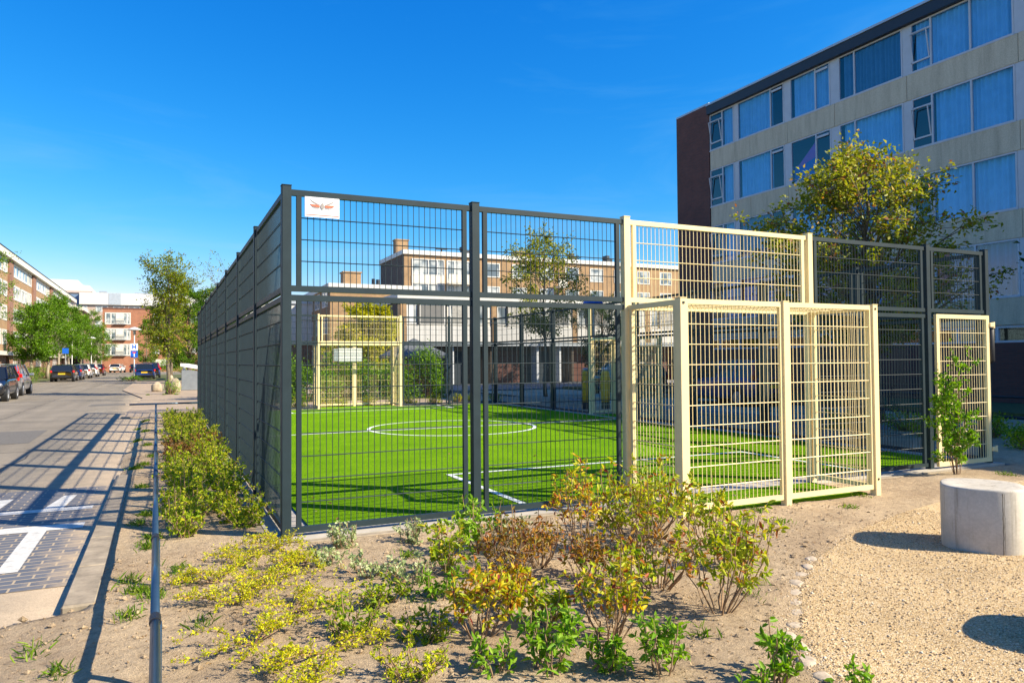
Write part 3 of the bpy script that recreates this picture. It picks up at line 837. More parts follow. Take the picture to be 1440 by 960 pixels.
# ------------------------------------------------------------------ low railing by the kerb
def railing():
    r=thing('low_railing','low dark blue tubular railing running from the foreground along the planting strip','railing',(-.965,-3,0))
    h=.30; X=lambda y:-.962-.0085*(y+4)
    for y0,y1 in [(-7.5,-5.0),(-5.0,-2.68),(-2.68,-.92),(-.92,2.0),(2.0,4.4),(4.4,7.1),(7.1,9.8),(9.8,12.5),(12.5,15.2)]:
        m=MB(); m.tube([(X(y0),y0,h),(X(y1),y1,h)],.021,14,cap=True); m.build('rail',M['railblue'],r,smooth=True)
    for y in (-5.0,-2.68,-.92,2.0,4.4,7.1,9.8,12.5):
        m=MB(); m.tube([(X(y),y-.045,h),(X(y),y+.045,h)],.0255,14); c=m.build('collar',M['black'],r,smooth=False)
    for y in (-5.0,-2.68,-.92,2.0,4.4,7.1,9.8,12.5,15.2):
        m=MB(); m.tube([(X(y)+(.01 if y<15 else 0),y,-.15),(X(y)+(.01 if y<15 else 0),y,h-.01)],.02,10); m.build('railing_post',M['railblue'],r,smooth=True)
    return r
railing()
def railing_cross():
    r=thing('low_railing','short dark railing across the far end of the planting strip, meeting the fence','railing',(-.6,15.25,0))
    m=MB(); m.tube([(-1.75,15.25,.40),(-.06,15.30,.40)],.024,10); m.build('rail',M['railblue'],r,smooth=True)
    for x in (-1.12,):
        m=MB(); m.tube([(x,15.25,-.1),(x,15.25,.39)],.024,10); m.build('railing_post',M['railblue'],r,smooth=True)
railing_cross()

# ------------------------------------------------------------------ concrete stools and path cobbles
def stool(cx,cy,label,r=.29,h=.485,rot=0.,seam=True):
    n=96; vs=[]; prof=[(.985,-.06),(1.,0.),(1.,h-.016),(.985,h-.004),(.95,h),(.80,h-.003),(.3,h-.010)]
    def rad(a):
        a-=rot; e=2.7
        return r/((abs(math.cos(a))**e+abs(math.sin(a))**e)**(1/e))
    t=MB()
    for f_,z_ in prof:
        for k in range(n):
            a=2*math.pi*k/n; t.v.append((cx+rad(a)*f_*math.cos(a),cy+rad(a)*f_*math.sin(a),z_))
    for j in range(len(prof)-1):
        for k in range(n): t.f.append((j*n+k,j*n+(k+1)%n,(j+1)*n+(k+1)%n,(j+1)*n+k)); t.m.append(0)
    t.f.append(tuple((len(prof)-1)*n+k for k in range(n))); t.m.append(0)
    o=t.build('concrete_stool',M['stool'],None,smooth=True,origin=(cx,cy,0))
    tag(o,label,'stool')
    if seam:
        a=math.radians(seam); q=MB(); g=np.random.default_rng(2)
        for da,w in ((0,.0045),(.035,.0022)):
            aa=a+da; pts=[]
            for k in range(16):
                z_=.005+(h-.03)*k/15; a2=aa+g.normal(0,.004)
                pts.append((cx+(rad(a2)-.0005)*math.cos(a2),cy+(rad(a2)-.0005)*math.sin(a2),z_))
            q.tube(pts,[w*(.5+.5*g.random()) for _ in pts],5,cap=False)
        q.build('casting_seam',M['seam'],o)
M['seam']=mat('dark_joint',(.13,.115,.09),.95,0,.3,40)
stool(4.885,-2.82,'pale concrete stool with a dark vertical seam, standing on the gravel by the path edge',r=.285,rot=R(35),seam=238)
stool(3.70,-4.55,'concrete stool at the right edge of the gravel, seen by its shadow',r=.31,rot=R(20),seam=0)

cobs=[]
for i,(x,y) in enumerate(COBB):
    g=np.random.default_rng(100+i)
    mb=MB(); n=9; vs=[]
    a0=math.atan2(COBB[min(i+1,len(COBB)-1)][1]-COBB[max(i-1,0)][1],COBB[min(i+1,len(COBB)-1)][0]-COBB[max(i-1,0)][0])
    prof=[(1.0,-.05),(1.0,.004),(.93,.012),(.6,.015)]
    rad=[1+g.uniform(-.2,.2) for _ in range(n)]; kx,ky=g.uniform(.75,1.1,2); x+=g.normal(0,.015); y+=g.normal(0,.012); dz=g.uniform(-.014,-.002)
    for f,z in prof:
        for k in range(n):
            a=2*math.pi*k/n; rr=rad[k]*f
            lx,ly=math.cos(a)*.070*rr*kx,math.sin(a)*.056*rr*ky
            lx=math.copysign(abs(lx)**.92*.078**.08,lx)
            vs.append((x+lx*math.cos(a0)-ly*math.sin(a0),y+lx*math.sin(a0)+ly*math.cos(a0),z-.004+dz*.6+g.uniform(-.004,.004)))
    fs=[(j*n+k,j*n+(k+1)%n,(j+1)*n+(k+1)%n,(j+1)*n+k) for j in range(3) for k in range(n)]+[tuple(3*n+k for k in range(n))]
    mb.add(vs,fs)
    o=mb.build('cobble',M['cobble'],None,smooth=True,origin=(x,y,0))
    tag(o,'rough granite cobble in the row edging the gravel path','cobble','cobbles edging the gravel path')

# ------------------------------------------------------------------ apartment block on the right
def window_unit(b,X,y0,y1,z0,z1,splits,mats,vent=None,curt=None,g=None,nm='window'):
    """window in a wall of constant X facing -X, from y1 (far) to y0 (near)"""
    f=MB(); t=.055; d0,d1=X-.03,X+.05
    f.box(d0,d1,y0,y1,z0,z0+t); f.box(d0,d1,y0,y1,z1-t,z1)
    f.box(d0,d1,y0,y0+t,z0+t,z1-t); f.box(d0,d1,y1-t,y1,z0+t,z1-t)
    f.box(d0-.03,d0,y0-.01,y1+.01,z0-.03,z0+.012)
    for s in splits: f.box(d0,d1,s-.03,s+.03,z0+t,z1-t)
    if vent:   # narrow casement with transom bars and a tilted sash
        a,c=vent
        f.box(d0,d1,a+.03,c-.03,z1-.40,z1-.33); f.box(d0,d1,a+.03,c-.03,z0+.33,z0+.39)
        zz0,zz1=z0+.40,z1-.42
        for yy in (a+.06,c-.06-.035): f.bar((X-.16,yy+.018,zz1),(X-.0,yy+.018,zz0),.035,.03,up=(1,0,0))
        f.bar((X-.16,a+.06,zz1),(X-.16,c-.06,zz1),.04,.03); 
    fo=f.build(nm,M['framewhite'],b)
    p=MB(); p.add([(X+.012,y0+t,z0+t),(X+.012,y0+t,z1-t),(X+.012,y1-t,z1-t),(X+.012,y1-t,z0+t)],[(0,1,2,3)]); p.build('pane',M['pane'],fo)
    if curt:
        cm=MB(); n=int((curt[1]-curt[0])/.022); vs=[]
        ph=g.uniform(0,6)
        for i in range(n+1):
            y=curt[0]+(curt[1]-curt[0])*i/n
            x=X+.15+.050*math.sin(y*36+ph+1.6*math.sin(y*4.3))+.03*math.sin(y*13+ph*2)
            vs+=[(x,y,z0+.07),(x-.004,y,z1+.22)]
        cm.add(vs,[(2*i,2*i+2,2*i+3,2*i+1) for i in range(n)])
        cm.build('curtain',M[curt[2]],fo,smooth=True)
    return fo
M['sheer']=mat('sheer_curtain',(.66,.72,.76),.9,0,.10,2.5)
M['greycurtain']=mat('grey_curtain',(.22,.26,.30),.9,0,.15,2)
M['darkcurtain']=mat('dark_curtain',(.05,.055,.06),.9,0,.15,2)
def apartment():
    X=23.3; YN,YF=-18.0,21.62
    b=thing('apartment_block','long five storey apartment block with concrete bands and white framed windows on the right','building',(X+6,2,0))
    g=np.random.default_rng(5)
    # walls: dark end strip of brick, ground floor brick, spandrels
    m=MB(); m.box(X-.06,X+11.8,YF+.02,24.15,-.1,14.0); m.build('brick_end_wall',M['brickdark'],b)
    m=MB(); m.box(X-.063,X+11.9,YF+.02,24.17,14.0,14.09); m.build('parapet_trim',M['zinc'],b)
    m=MB(); m.box(X-.02,X+.3,YN,YF,-.1,1.93); m.build('ground_floor_wall',M['brickdark'],b)
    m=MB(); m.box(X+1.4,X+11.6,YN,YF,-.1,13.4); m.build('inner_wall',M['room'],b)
    m=MB(); m.box(X-.22,X+11.8,YN-.05,YF+.01,13.45,13.86); m.build('roof_fascia',M['roofdark'],b)
    m=MB(); m.box(X-.26,X+11.8,YN-.06,YF+.012,13.86,13.95); m.build('roof_trim',M['zinc'],b)
    rows=[(11.66,13.44),(8.90,10.72),(6.13,7.95),(3.38,5.2)]
    sp=[(10.72,11.66),(7.95,8.90),(5.2,6.13),(2.48,3.38)]
    joints=[21.6,18.9,16.68,14.22,11.06,7.24,4.05,.2,-3.5,-7.2,-11,-14.6,-18.0]
    for zl,zh in sp:
        m=MB()
        for a,c in zip(joints[:-1],joints[1:]): m.bbox(X-.045,X+.12,c+.006,a-.006,zl+.004,zh-.004,.012)
        m.build('concrete_band',M['panel'],b)
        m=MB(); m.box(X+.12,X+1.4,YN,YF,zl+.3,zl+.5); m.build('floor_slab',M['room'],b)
    units=[('V',21.62,19.95),('A',19.70,16.86),('B',16.52,14.42),('C',14.02,11.22),('D',10.90,7.36)]
    y=7.0; k=0
    seq=[('A',2.84),('B',2.10),('C',2.80),('D',3.54)]
    while y>-17.0:
        kd,wd=seq[k%4]
        if y-wd<YN+.2: break
        units.append((kd,y,y-wd)); y-=wd+.33; k+=1
    for ri,(z0,z1) in enumerate(rows):
        ys=[]
        for ui,(kd,a,c) in enumerate(units):
            cm='sheer' if g.random()<.72 else 'greycurtain'
            if kd=='V': sp_=[a-.87]; v=(a-.87,a); cu=(c+.08,a-.9,'sheer')
            elif kd=='A': sp_=[c+.78]; v=None; cu=(c+(.8 if g.random()<.4 else .1),a-.07,cm)
            elif kd=='B': sp_=[c+.75]; v=None; cu=(c+.08,a-.08,'sheer')
            elif kd=='C': sp_=[a-.74]; v=None; cu=(c+.07,a-.1,cm)
            else: sp_=[a-.77,a-2.15]; v=(a-.77,a); cu=(c+.1,a-(.1 if g.random()<.5 else .8),cm)
            if (ri,ui)==(1,2): cu=None
            if (ri,ui)==(1,1): cu=(c+.82,a-.07,'sheer')
            fo=window_unit(b,X,c,a,z0,z1,sp_,None,v,cu,g)
            if (ri,ui)==(1,2):   # flag-like cloths hung inside
                q=MB(); q.add([(X+.14,c+.8,z0+.1),(X+.14,a-.06,z0+.1),(X+.14,a-.06,z0+.75),(X+.14,c+.8,z0+1.0)],[(0,1,2,3)]); q.build('blue_cloth',M['bluecloth'],fo)
                q=MB(); q.add([(X+.135,a-.1,z0+.62),(X+.135,c+.8,z0+.95),(X+.135,c+.8,z1-.10),(X+.135,c+1.0,z1-.35)],[(0,1,2,3)]); q.build('pink_cloth',M['pink'],fo)
            if kd in 'AB' and g.random()<.6:
                q=MB(); q.box(X-.06,X-.02,c+.09,c+.68,z1-.24,z1-.15); q.build('ventilation_strip',M['framewhite'],fo)
            ys.append((a,c))
        for (a,c),(a2,c2) in zip(ys[:-1],ys[1:]):
            m=MB(); m.box(X-.015,X+.1,a2+.002,c-.002,z0-.01,z1+.01); m.build('window_pier',M['framewhite'],b)
    # strip of low windows above the ground floor
    y=YF-.5
    m=MB(); m.box(X-.01,X+.1,YN,YF,1.935,2.0); m.box(X-.01,X+.1,YN,YF,2.40,2.474)
    while y>YN: m.box(X-.011,X+.09,y-.05,y+.05,2.0,2.40); y-=1.3
    f=m.build('clerestory_window',M['framewhite'],b)
    m=MB(); m.add([(X+.02,YN,2.0),(X+.02,YN,2.4),(X+.02,YF,2.4),(X+.02,YF,2.0)],[(0,1,2,3)]); m.build('pane',M['pane'],f)
    m=MB(); m.box(X-.02,X+11.7,YN-.06,YN-.001,-.1,13.44); m.build('near_end_wall',M['brickdark'],b)
    for y in (17.5,9.8,2.2,-6):
        m=MB(); m.box(X-.05,X-.021,y,y+1.0,-.05,1.93); m.build('door',M['roofdark'],b)
apartment()

# ------------------------------------------------------------------ generic facade helpers for the other buildings
def win_y(b,Y,x0,x1,z0,z1,splits=(),t=.08,nm='window',out=.03,blind=None):
    """window in a wall of constant Y facing -Y"""
    f=MB(); d0,d1=Y-out,Y+.06
    f.box(x0,x1,d0,d1,z0,z0+t); f.box(x0,x1,d0,d1,z1-t,z1); f.box(x0,x0+t,d0,d1,z0+t,z1-t); f.box(x1-t,x1,d0,d1,z0+t,z1-t)
    for s in splits: f.box(s-t/2,s+t/2,d0,d1,z0+t,z1-t)
    o=f.build(nm,M['white'],b)
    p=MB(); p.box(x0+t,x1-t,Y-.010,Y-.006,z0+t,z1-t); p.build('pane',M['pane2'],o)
    if blind:
        p=MB(); p.box(blind[0],blind[1],Y-.022,Y-.012,z0+t,z1-t); p.build('blind',M[blind[2]],o)
    return o
def win_x(b,X,y0,y1,z0,z1,splits=(),t=.08,nm='window',out=.03,s=1):
    """window in a wall of constant X facing s*X"""
    f=MB(); d0,d1=sorted((X+s*out,X-s*.06))
    f.box(d0,d1,y0,y1,z0,z0+t); f.box(d0,d1,y0,y1,z1-t,z1); f.box(d0,d1,y0,y0+t,z0+t,z1-t); f.box(d0,d1,y1-t,y1,z0+t,z1-t)
    for q in splits: f.box(d0,d1,q-t/2,q+t/2,z0+t,z1-t)
    o=f.build(nm,M['white'],b)
    p=MB(); p.box(min(X,X+s*.01),max(X,X+s*.01),y0+t,y1-t,z0+t,z1-t); p.build('pane',M['pane2'],o)
    return o
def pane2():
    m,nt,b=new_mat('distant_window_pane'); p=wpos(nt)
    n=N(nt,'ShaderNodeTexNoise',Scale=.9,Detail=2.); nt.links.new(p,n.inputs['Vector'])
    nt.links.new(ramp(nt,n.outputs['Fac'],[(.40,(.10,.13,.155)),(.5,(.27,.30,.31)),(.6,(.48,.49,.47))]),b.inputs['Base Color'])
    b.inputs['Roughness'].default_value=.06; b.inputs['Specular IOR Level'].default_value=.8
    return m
M['pane2']=pane2()

# long brick terrace across the street
def terrace():
    X=-17.5; Y0,Y1=44.0,165.5
    b=thing('apartment_terrace','long tan brick terrace with dark brick piers and white eaves along the street','building',(X-5,105,0))
    m=MB(); m.box(X-11,X,Y0,Y1,2.95,13.75); m.build('upper_wall',M['bricktan'],b)
    m=MB(); m.box(X-11,X-.05,Y0,Y1,-.1,2.5); m.build('ground_floor_wall',M['brickbrown'],b)
    m=MB(); m.box(X-11,X+.7,Y0-.02,Y1+.02,2.5,2.95); m.build('canopy_band',M['offwhite'],b)
    m=MB(); m.box(X-11.3,X+.55,Y0-.3,Y1+.3,13.75,14.45); m.build('eaves',M['offwhite'],b)
    m=MB(); m.box(X-11.3,X+.6,Y0-.33,Y1+.33,14.45,14.55); m.build('roof',M['roofdark'],b)
    piers=[Y for Y in np.arange(44.2,165,17.35)]
    for y in piers:
        m=MB(); m.box(X-.2,X+.22,y,y+2.5,-.1,13.74); m.build('brick_pier',M['brickbrown'],b)
    for y in piers:
        for z0,z1 in ((12.05,13.72),(9.33,11.1),(6.55,8.32),(3.75,5.5)):
            a=y+2.9; e=min(y+17.0,Y1-.4)
            if e-a<4: continue
            sp=[a+(e-3.2-a)*i/5 for i in range(1,5)]
            win_x(b,X,a,e-3.2,z0,z1,sp,t=.28,out=.05); win_x(b,X,e-2.6,e,z0,z1,[e-1.3],t=.25,out=.05)
        m=MB(); m.box(X-.05,X+.05,y+4,y+9,1.1,2.3); m.build('ground_window',M['white'],b)
        for k in range(6):
            m=MB(); m.box(X+.04,X+.055,y+4.2+k*.8,y+4.75+k*.8,1.2,2.2); m.build('ground_pane',M['pane2'],b)
        m=MB(); m.box(X-.06,X-.03,y+11,y+12.6,-.1,2.3); m.build('door',M['brickdark'],b)
terrace()
def terrace_end():
    b=thing('brick_house','small tan brick building continuing the street beyond the long terrace','building',(-22,173,0))
    m=MB(); m.box(-27,-16.3,166.5,186,-.1,12.4); m.build('wall',M['brickbrown'],b)
    m=MB(); m.box(-27.3,-15.7,166.2,186.3,12.4,13.1); m.build('eaves',M['offwhite'],b)
    for z in (3.5,6.5,9.5): win_x(b,-16.3,170,174,z,z+1.7,[172],t=.2); win_y(b,166.5,-19.5,-17.5,z,z+1.7,[-18.5],t=.15)
terrace_end()

# red brick flats closing the street
def flats():
    Y=150; b=thing('brick_flats','red brick flats with white French windows closing the end of the street','building',(1,156,0))
    m=MB(); m.box(-11.3,17,Y,Y+14,-.2,11.7); m.build('wall',M['brickred'],b)
    m=MB(); m.box(-11.35,17.05,Y-.05,Y+14.05,11.7,11.95); m.build('parapet',M['brickdark'],b)
    for z0 in (8.8,5.85,2.9):
        f=win_y(b,Y,-10.9,-6.6,z0,z0+2.25,[-9.9,-8.95,-7.95,-7.2],t=.22,out=.08)
        p=MB(); p.box(-9.1,-7.8,Y-.1,Y-.02,z0+.12,z0+2.1); p.build('centre_panel',M['offwhite'],f)
        r=MB()
        r.box(-9.4,-7.3,Y-.45,Y-.38,z0+1.0,z0+1.06)
        for k in range(11): r.box(-9.4+k*.205,-9.36+k*.205,Y-.44,Y-.40,z0+.1,z0+1.0)
        r.box(-9.4,-7.3,Y-.5,Y-.1,z0,z0+.08); r.build('balcony_railing',M['steel'],f)
        win_y(b,Y,-2.8,-.9 if z0>8 else -1.7,z0+.35,z0+2.1,[-1.85] if z0>8 else [],t=.18,out=.06)
        win_y(b,Y,3.6,5.4,z0+.35,z0+2.1,[4.5],t=.18,out=.06); win_y(b,Y,9,11,z0+.35,z0+2.1,[10],t=.18,out=.06)
    m=MB(); m.box(-2.9,1.2,Y-.35,Y-.01,.9,2.2); m.build('garage_door',M['offwhite'],b)
    m=MB(); m.box(-11.31,-11.25,Y+.5,Y+13,-.1,2.5); m.build('side_door',M['brickdark'],b)
flats()
# white roofed hospital far behind
def hospital():
    Y=215
    b=thing('hospital','large white clad building with stepped roofs far behind the brick flats','building',(-10,240,0))
    m=MB(); m.box(-24.2,9,Y,Y+40,-.2,17.0); m.build('concrete_wall',M['hospwall'],b)
    m=MB(); m.box(-20.9,9.6,Y-.6,Y+40,17.0,20.1); m.build('white_cladding',M['white'],b)
    m=MB(); m.box(-25.5,-20.95,Y+2,Y+40,17.0,19.8); m.build('shade_tinted_side',M['shadetint'],b)  # side faces of the white cladding, their shade painted in as blue-grey
    m=MB(); m.box(-32,-19,Y+9,Y+30,20.75,21.3); m.build('roof_edge',M['hospwall'],b)
    m=MB(); m.box(-33,-20.0,Y+11,Y+30,19.8,20.75); m.build('recessed_storey',M['offwhite'],b)
    m=MB(); m.prism([(-33,21.3),(-18.9,21.3),(-18.7,22.0),(-19.4,22.9),(-21.8,23.0),(-22.2,24.3),(-33,24.4)],1,Y+10,Y+30); m.build('upper_block',M['white'],b)
    m=MB(); m.box(-14.2,-11.3,Y-.64,Y-.601,17.1,20.05); m.build('ribbed_panel',M['zinc'],b)
    for i,(x,z) in enumerate(((-22.0,15.1),(-17.2,15.1),(-13.2,15.1),(-9.6,15.1),(-6,15.1),(-2,15.1),(2.5,15.1),(-21.8,11.2),(-17.2,11.2))):
        win_y(b,Y,x,x+2.9,z,z+1.6,[x+1.45],t=.2,out=.06)
    for x,w,h in ((-17.0,1.8,1.2),(-8.3,4.2,1.0),(-2.5,2.2,.7),(1,2,.5),(-13,1.2,.8)):
        m=MB(); m.box(x,x+w,Y+8,Y+12,20.1,20.1+h); m.build('roof_plant',M['steel'],b)
M['hospwall']=mat('pinkish_concrete',(.40,.31,.26),.85,0,.1,1); M['shadetint']=mat('shade_tinted_cladding',(.13,.20,.31),.5,0,.06,1)  # the blue-grey base colour holds the shade of the side faces
hospital()

# terrace of flat roofed houses beyond the pitch
M['blindgrey']=mat('grey_blind',(.15,.15,.145),.8,0,.1,2); M['curtgrey']=mat('net_curtain',(.33,.32,.29),.9,0,.35,5)
def row_house(x0,label,first=False,idx=0):
    Y=38.0; W=6.22; x1=x0+W
    b=thing('terraced_house',label,'house',(x0+W/2,Y+4,0),'flat roofed houses beyond the pitch')
    wallm='brickgrey'
    m=MB(); m.box(x0+.004,x1-.004,Y+.05,Y+9,2.7,5.2); m.build('upper_wall',M['offwhite'],b)
    m=MB(); m.box(x0+.004,x1-.004,Y+1.1,Y+9,-.1,2.45); m.build('ground_floor_wall',M['brickgrey'],b)
    m=MB(); m.box(x0+.002,x1-.002,Y-.12,Y+9.1,5.18,5.75); m.build('fascia',M['white'],b)
    m=MB(); m.box(x0+.003,x1-.003,Y-.02,Y+9,2.45,2.7); m.build('lintel',M['zinc'],b)
    m=MB(); m.box(x0+.02,x0+.40,Y-.03,Y+.049,2.7,5.18); m.build('brick_pier',M['bricktan'],b)
    m=MB(); m.box(x0+.42,x1-.05,Y-.04,Y+.049,2.72,3.72); m.build('white_panel',M['white'],b)
    win_y(b,Y+.03,x0+.42,x0+1.25,3.80,5.12,[],t=.10,blind=(x0+.6,x0+.9,'whitesign') if idx==0 else None)
    win_y(b,Y+.03,x0+1.27,x0+3.0,3.80,5.12,[],t=.07,blind=(x0+1.34,x0+2.93,'blindgrey' if idx%2==0 else 'curtgrey'))
    m=MB(); m.box(x0+1.12,x0+1.27,Y-.045,Y-.005,3.80,5.12); m.box(x0+3.04,x0+3.12,Y-.02,Y+.04,3.80,5.12); m.build('dark_mullion',M['black'],b)
    win_y(b,Y+.03,x0+3.3,x0+6.0,3.80,5.12,[x0+4.65],t=.09,blind=(x0+3.5,x0+5.2,'curtgrey') if idx%2==0 else (x0+4.75,x0+5.85,'blindgrey'))
    m=MB(); m.box(x0+3.9,x0+4.9,Y+1.06,Y+1.09,-.05,2.1); d=m.build('door',M['roofdark'],b)
    m=MB(); m.box(x0+4.78,x0+4.83,Y+1.03,Y+1.06,.9,1.05); m.build('handle',M['steel'],d)
    m=MB(); m.box(x0+.7,x0+3.2,Y+1.07,Y+1.09,-.05,2.2); m.build('garage_door',M['brickdark'],b)
    for xx in (x0+.1,x0+3.55,x0+5.3):
        m=MB(); m.box(xx,xx+.16,Y+.3,Y+1.08,-.1,2.45); m.build('partition_fin',M['framewhite'] if xx>x0+1 else M['brickgrey'],b)
    if first:
        m=MB(); m.box(x0-.16,x0,Y+.0,Y+9.05,-.1,5.17); m.build('gable_wall',M['brickgrey'],b)
        m=MB(); m.box(x0-.2,x0,Y-.12,Y+9.1,5.18,5.75); m.build('gable_fascia',M['white'],b)
        win_x(b,x0-.16,Y+3.2,Y+4.3,3.6,4.6,[],t=.1,s=-1)
    return b
for i,l in enumerate(['white flat roofed house at the left end of its row, with a bare brick gable',
    'white fronted flat roofed house, second from the brick gable end of the row','white fronted flat roofed house, third from the brick gable end and behind the young tree',
    'white fronted flat roofed house, fourth from the brick gable end, behind the cream goal','white flat roofed house, fifth from the brick gable end, mostly hidden by the front goal']):
    row_house(12.45+6.22*i,l,i==0,i)

def back_block():
    Y=75; b=thing('apartment_block','four storey tan brick block with white window bays and chimneys behind the low houses','building',(44,80,0))
    m=MB(); m.box(24.1,66,Y,Y+10,-.1,13.85); m.build('wall',M['bricktan'],b)
    m=MB(); m.box(24.04,24.10,Y+.01,Y+10,-.1,13.85); m.build('gable_wall',M['brickgrey'],b)
    m=MB(); m.box(23.9,66.2,Y-.25,Y+10.2,13.85,14.35); m.build('roof_edge',M['white'],b)
    for z in (11.5,8.65,5.8,2.95):
        win_y(b,Y,25.0,29.0,z,z+1.9,[27,28.1],t=.10,out=.10)
        m=MB(); m.box(24.98,29.0,Y-.12,Y-.01,z-.95,z-.02); m.build('white_panel',M['offwhite'],b)
        f=win_y(b,Y,29.3,32.3,z-.8,z+1.9,[30.3,31.3],t=.14,out=.06)
        r=MB(); r.box(29.2,32.4,Y-1.1,Y-.02,z-1.0,z-.85); r.box(29.2,32.4,Y-1.12,Y-1.06,z-.85,z+.15); r.build('balcony',M['offwhite'],f)
        for x in (34.2,37.9,41.7,45.4,49.1,52.8,56.5,60.2): 
            win_y(b,Y,x,x+2.0,z+.1,z+1.85,[],t=.12,out=.06)
        r=MB(); r.box(43.9,45.2,Y-1.0,Y-.02,z-.9,z-.7); r.box(43.9,45.2,Y-1.02,Y-.96,z-.7,z+.2); r.build('balcony',M['offwhite'],b)
    for x,y,w,h in ((24.6,Y+5,1.6,1.9),(40.5,Y+4,2.2,1.2)):
        m=MB(); m.box(x,x+w,y,y+1.2,14.3,14.35+h); m.box(x-.08,x+w+.08,y-.08,y+1.28,14.35+h,14.5+h); m.build('chimney',M['bricktan'],b)
    for x in (32.2,47.5,53.0):
        m=MB(); m.box(x,x+.9,Y+2,Y+3,14.3,15.1); m.box(x-.1,x+.4,Y+1.9,Y+3,15.1,15.5); m.build('chimney_pot',M['roofdark'],b)
    for x in (29.2,41.8,55):
        m=MB(); m.tube([(x,Y+1.5,14.3),(x,Y+1.5,14.85)],.1,6); m.bar((x-.7,Y+1.5,14.95),(x+.7,Y+1.5,14.95),.5,.14); m.build('roof_vent',M['roofdark'],b)
back_block()
def side_block():
    Y=52; b=thing('brick_house','tan brick flat roofed house with a square chimney, left of the taller block','house',(14,60,0))
    m=MB(); m.box(10.95,18.4,Y,Y+24,-.1,7.3); m.build('wall',M['bricktan'],b)
    m=MB(); m.box(10.8,18.5,Y-.12,Y+24.1,7.3,7.72); m.build('roof_edge',M['white'],b)
    for z in (1.2,3.7,5.9):
        for k in range(7): win_x(b,10.95,Y+1+k*3.2,Y+3.2+k*3.2,z,z+1.3,[Y+2.1+k*3.2],t=.12,s=-1)
    m=MB(); m.box(12.9,14.4,Y+4,Y+5.2,7.7,9.1); m.box(12.82,14.48,Y+3.9,Y+5.3,9.1,9.2); m.build('chimney',M['bricktan'],b)
    m=MB(); m.box(15.6,16.5,Y+5,Y+5.8,7.7,8.3); m.tube([(15.85,Y+5.4,8.3),(15.85,Y+5.4,8.8)],.16,8); m.tube([(16.25,Y+5.4,8.3),(16.25,Y+5.4,8.75)],.16,8); m.build('chimney_pot',M['roofdark'],b)
side_block()
def left_block():
    Y=60; b=thing('house','white house over brown brick, seen between the corner post and the far goal','house',(8,64,0))
    m=MB(); m.box(5.5,11.2,Y,Y+7,-.1,3.0); m.build('lower_wall',M['brickbrown'],b)
    m=MB(); m.box(5.4,11.3,Y-.15,Y+7,3.0,6.6); m.build('upper_wall',M['white'],b)
    m=MB(); m.prism([(5.2,6.6),(11.5,6.6),(11.5,7.0),(8.2,6.9)],1,Y-.3,Y+7.2); m.build('roof',M['zinc'],b)
    win_y(b,Y,6.3,7.6,.9,2.2,[],t=.1)
left_block()

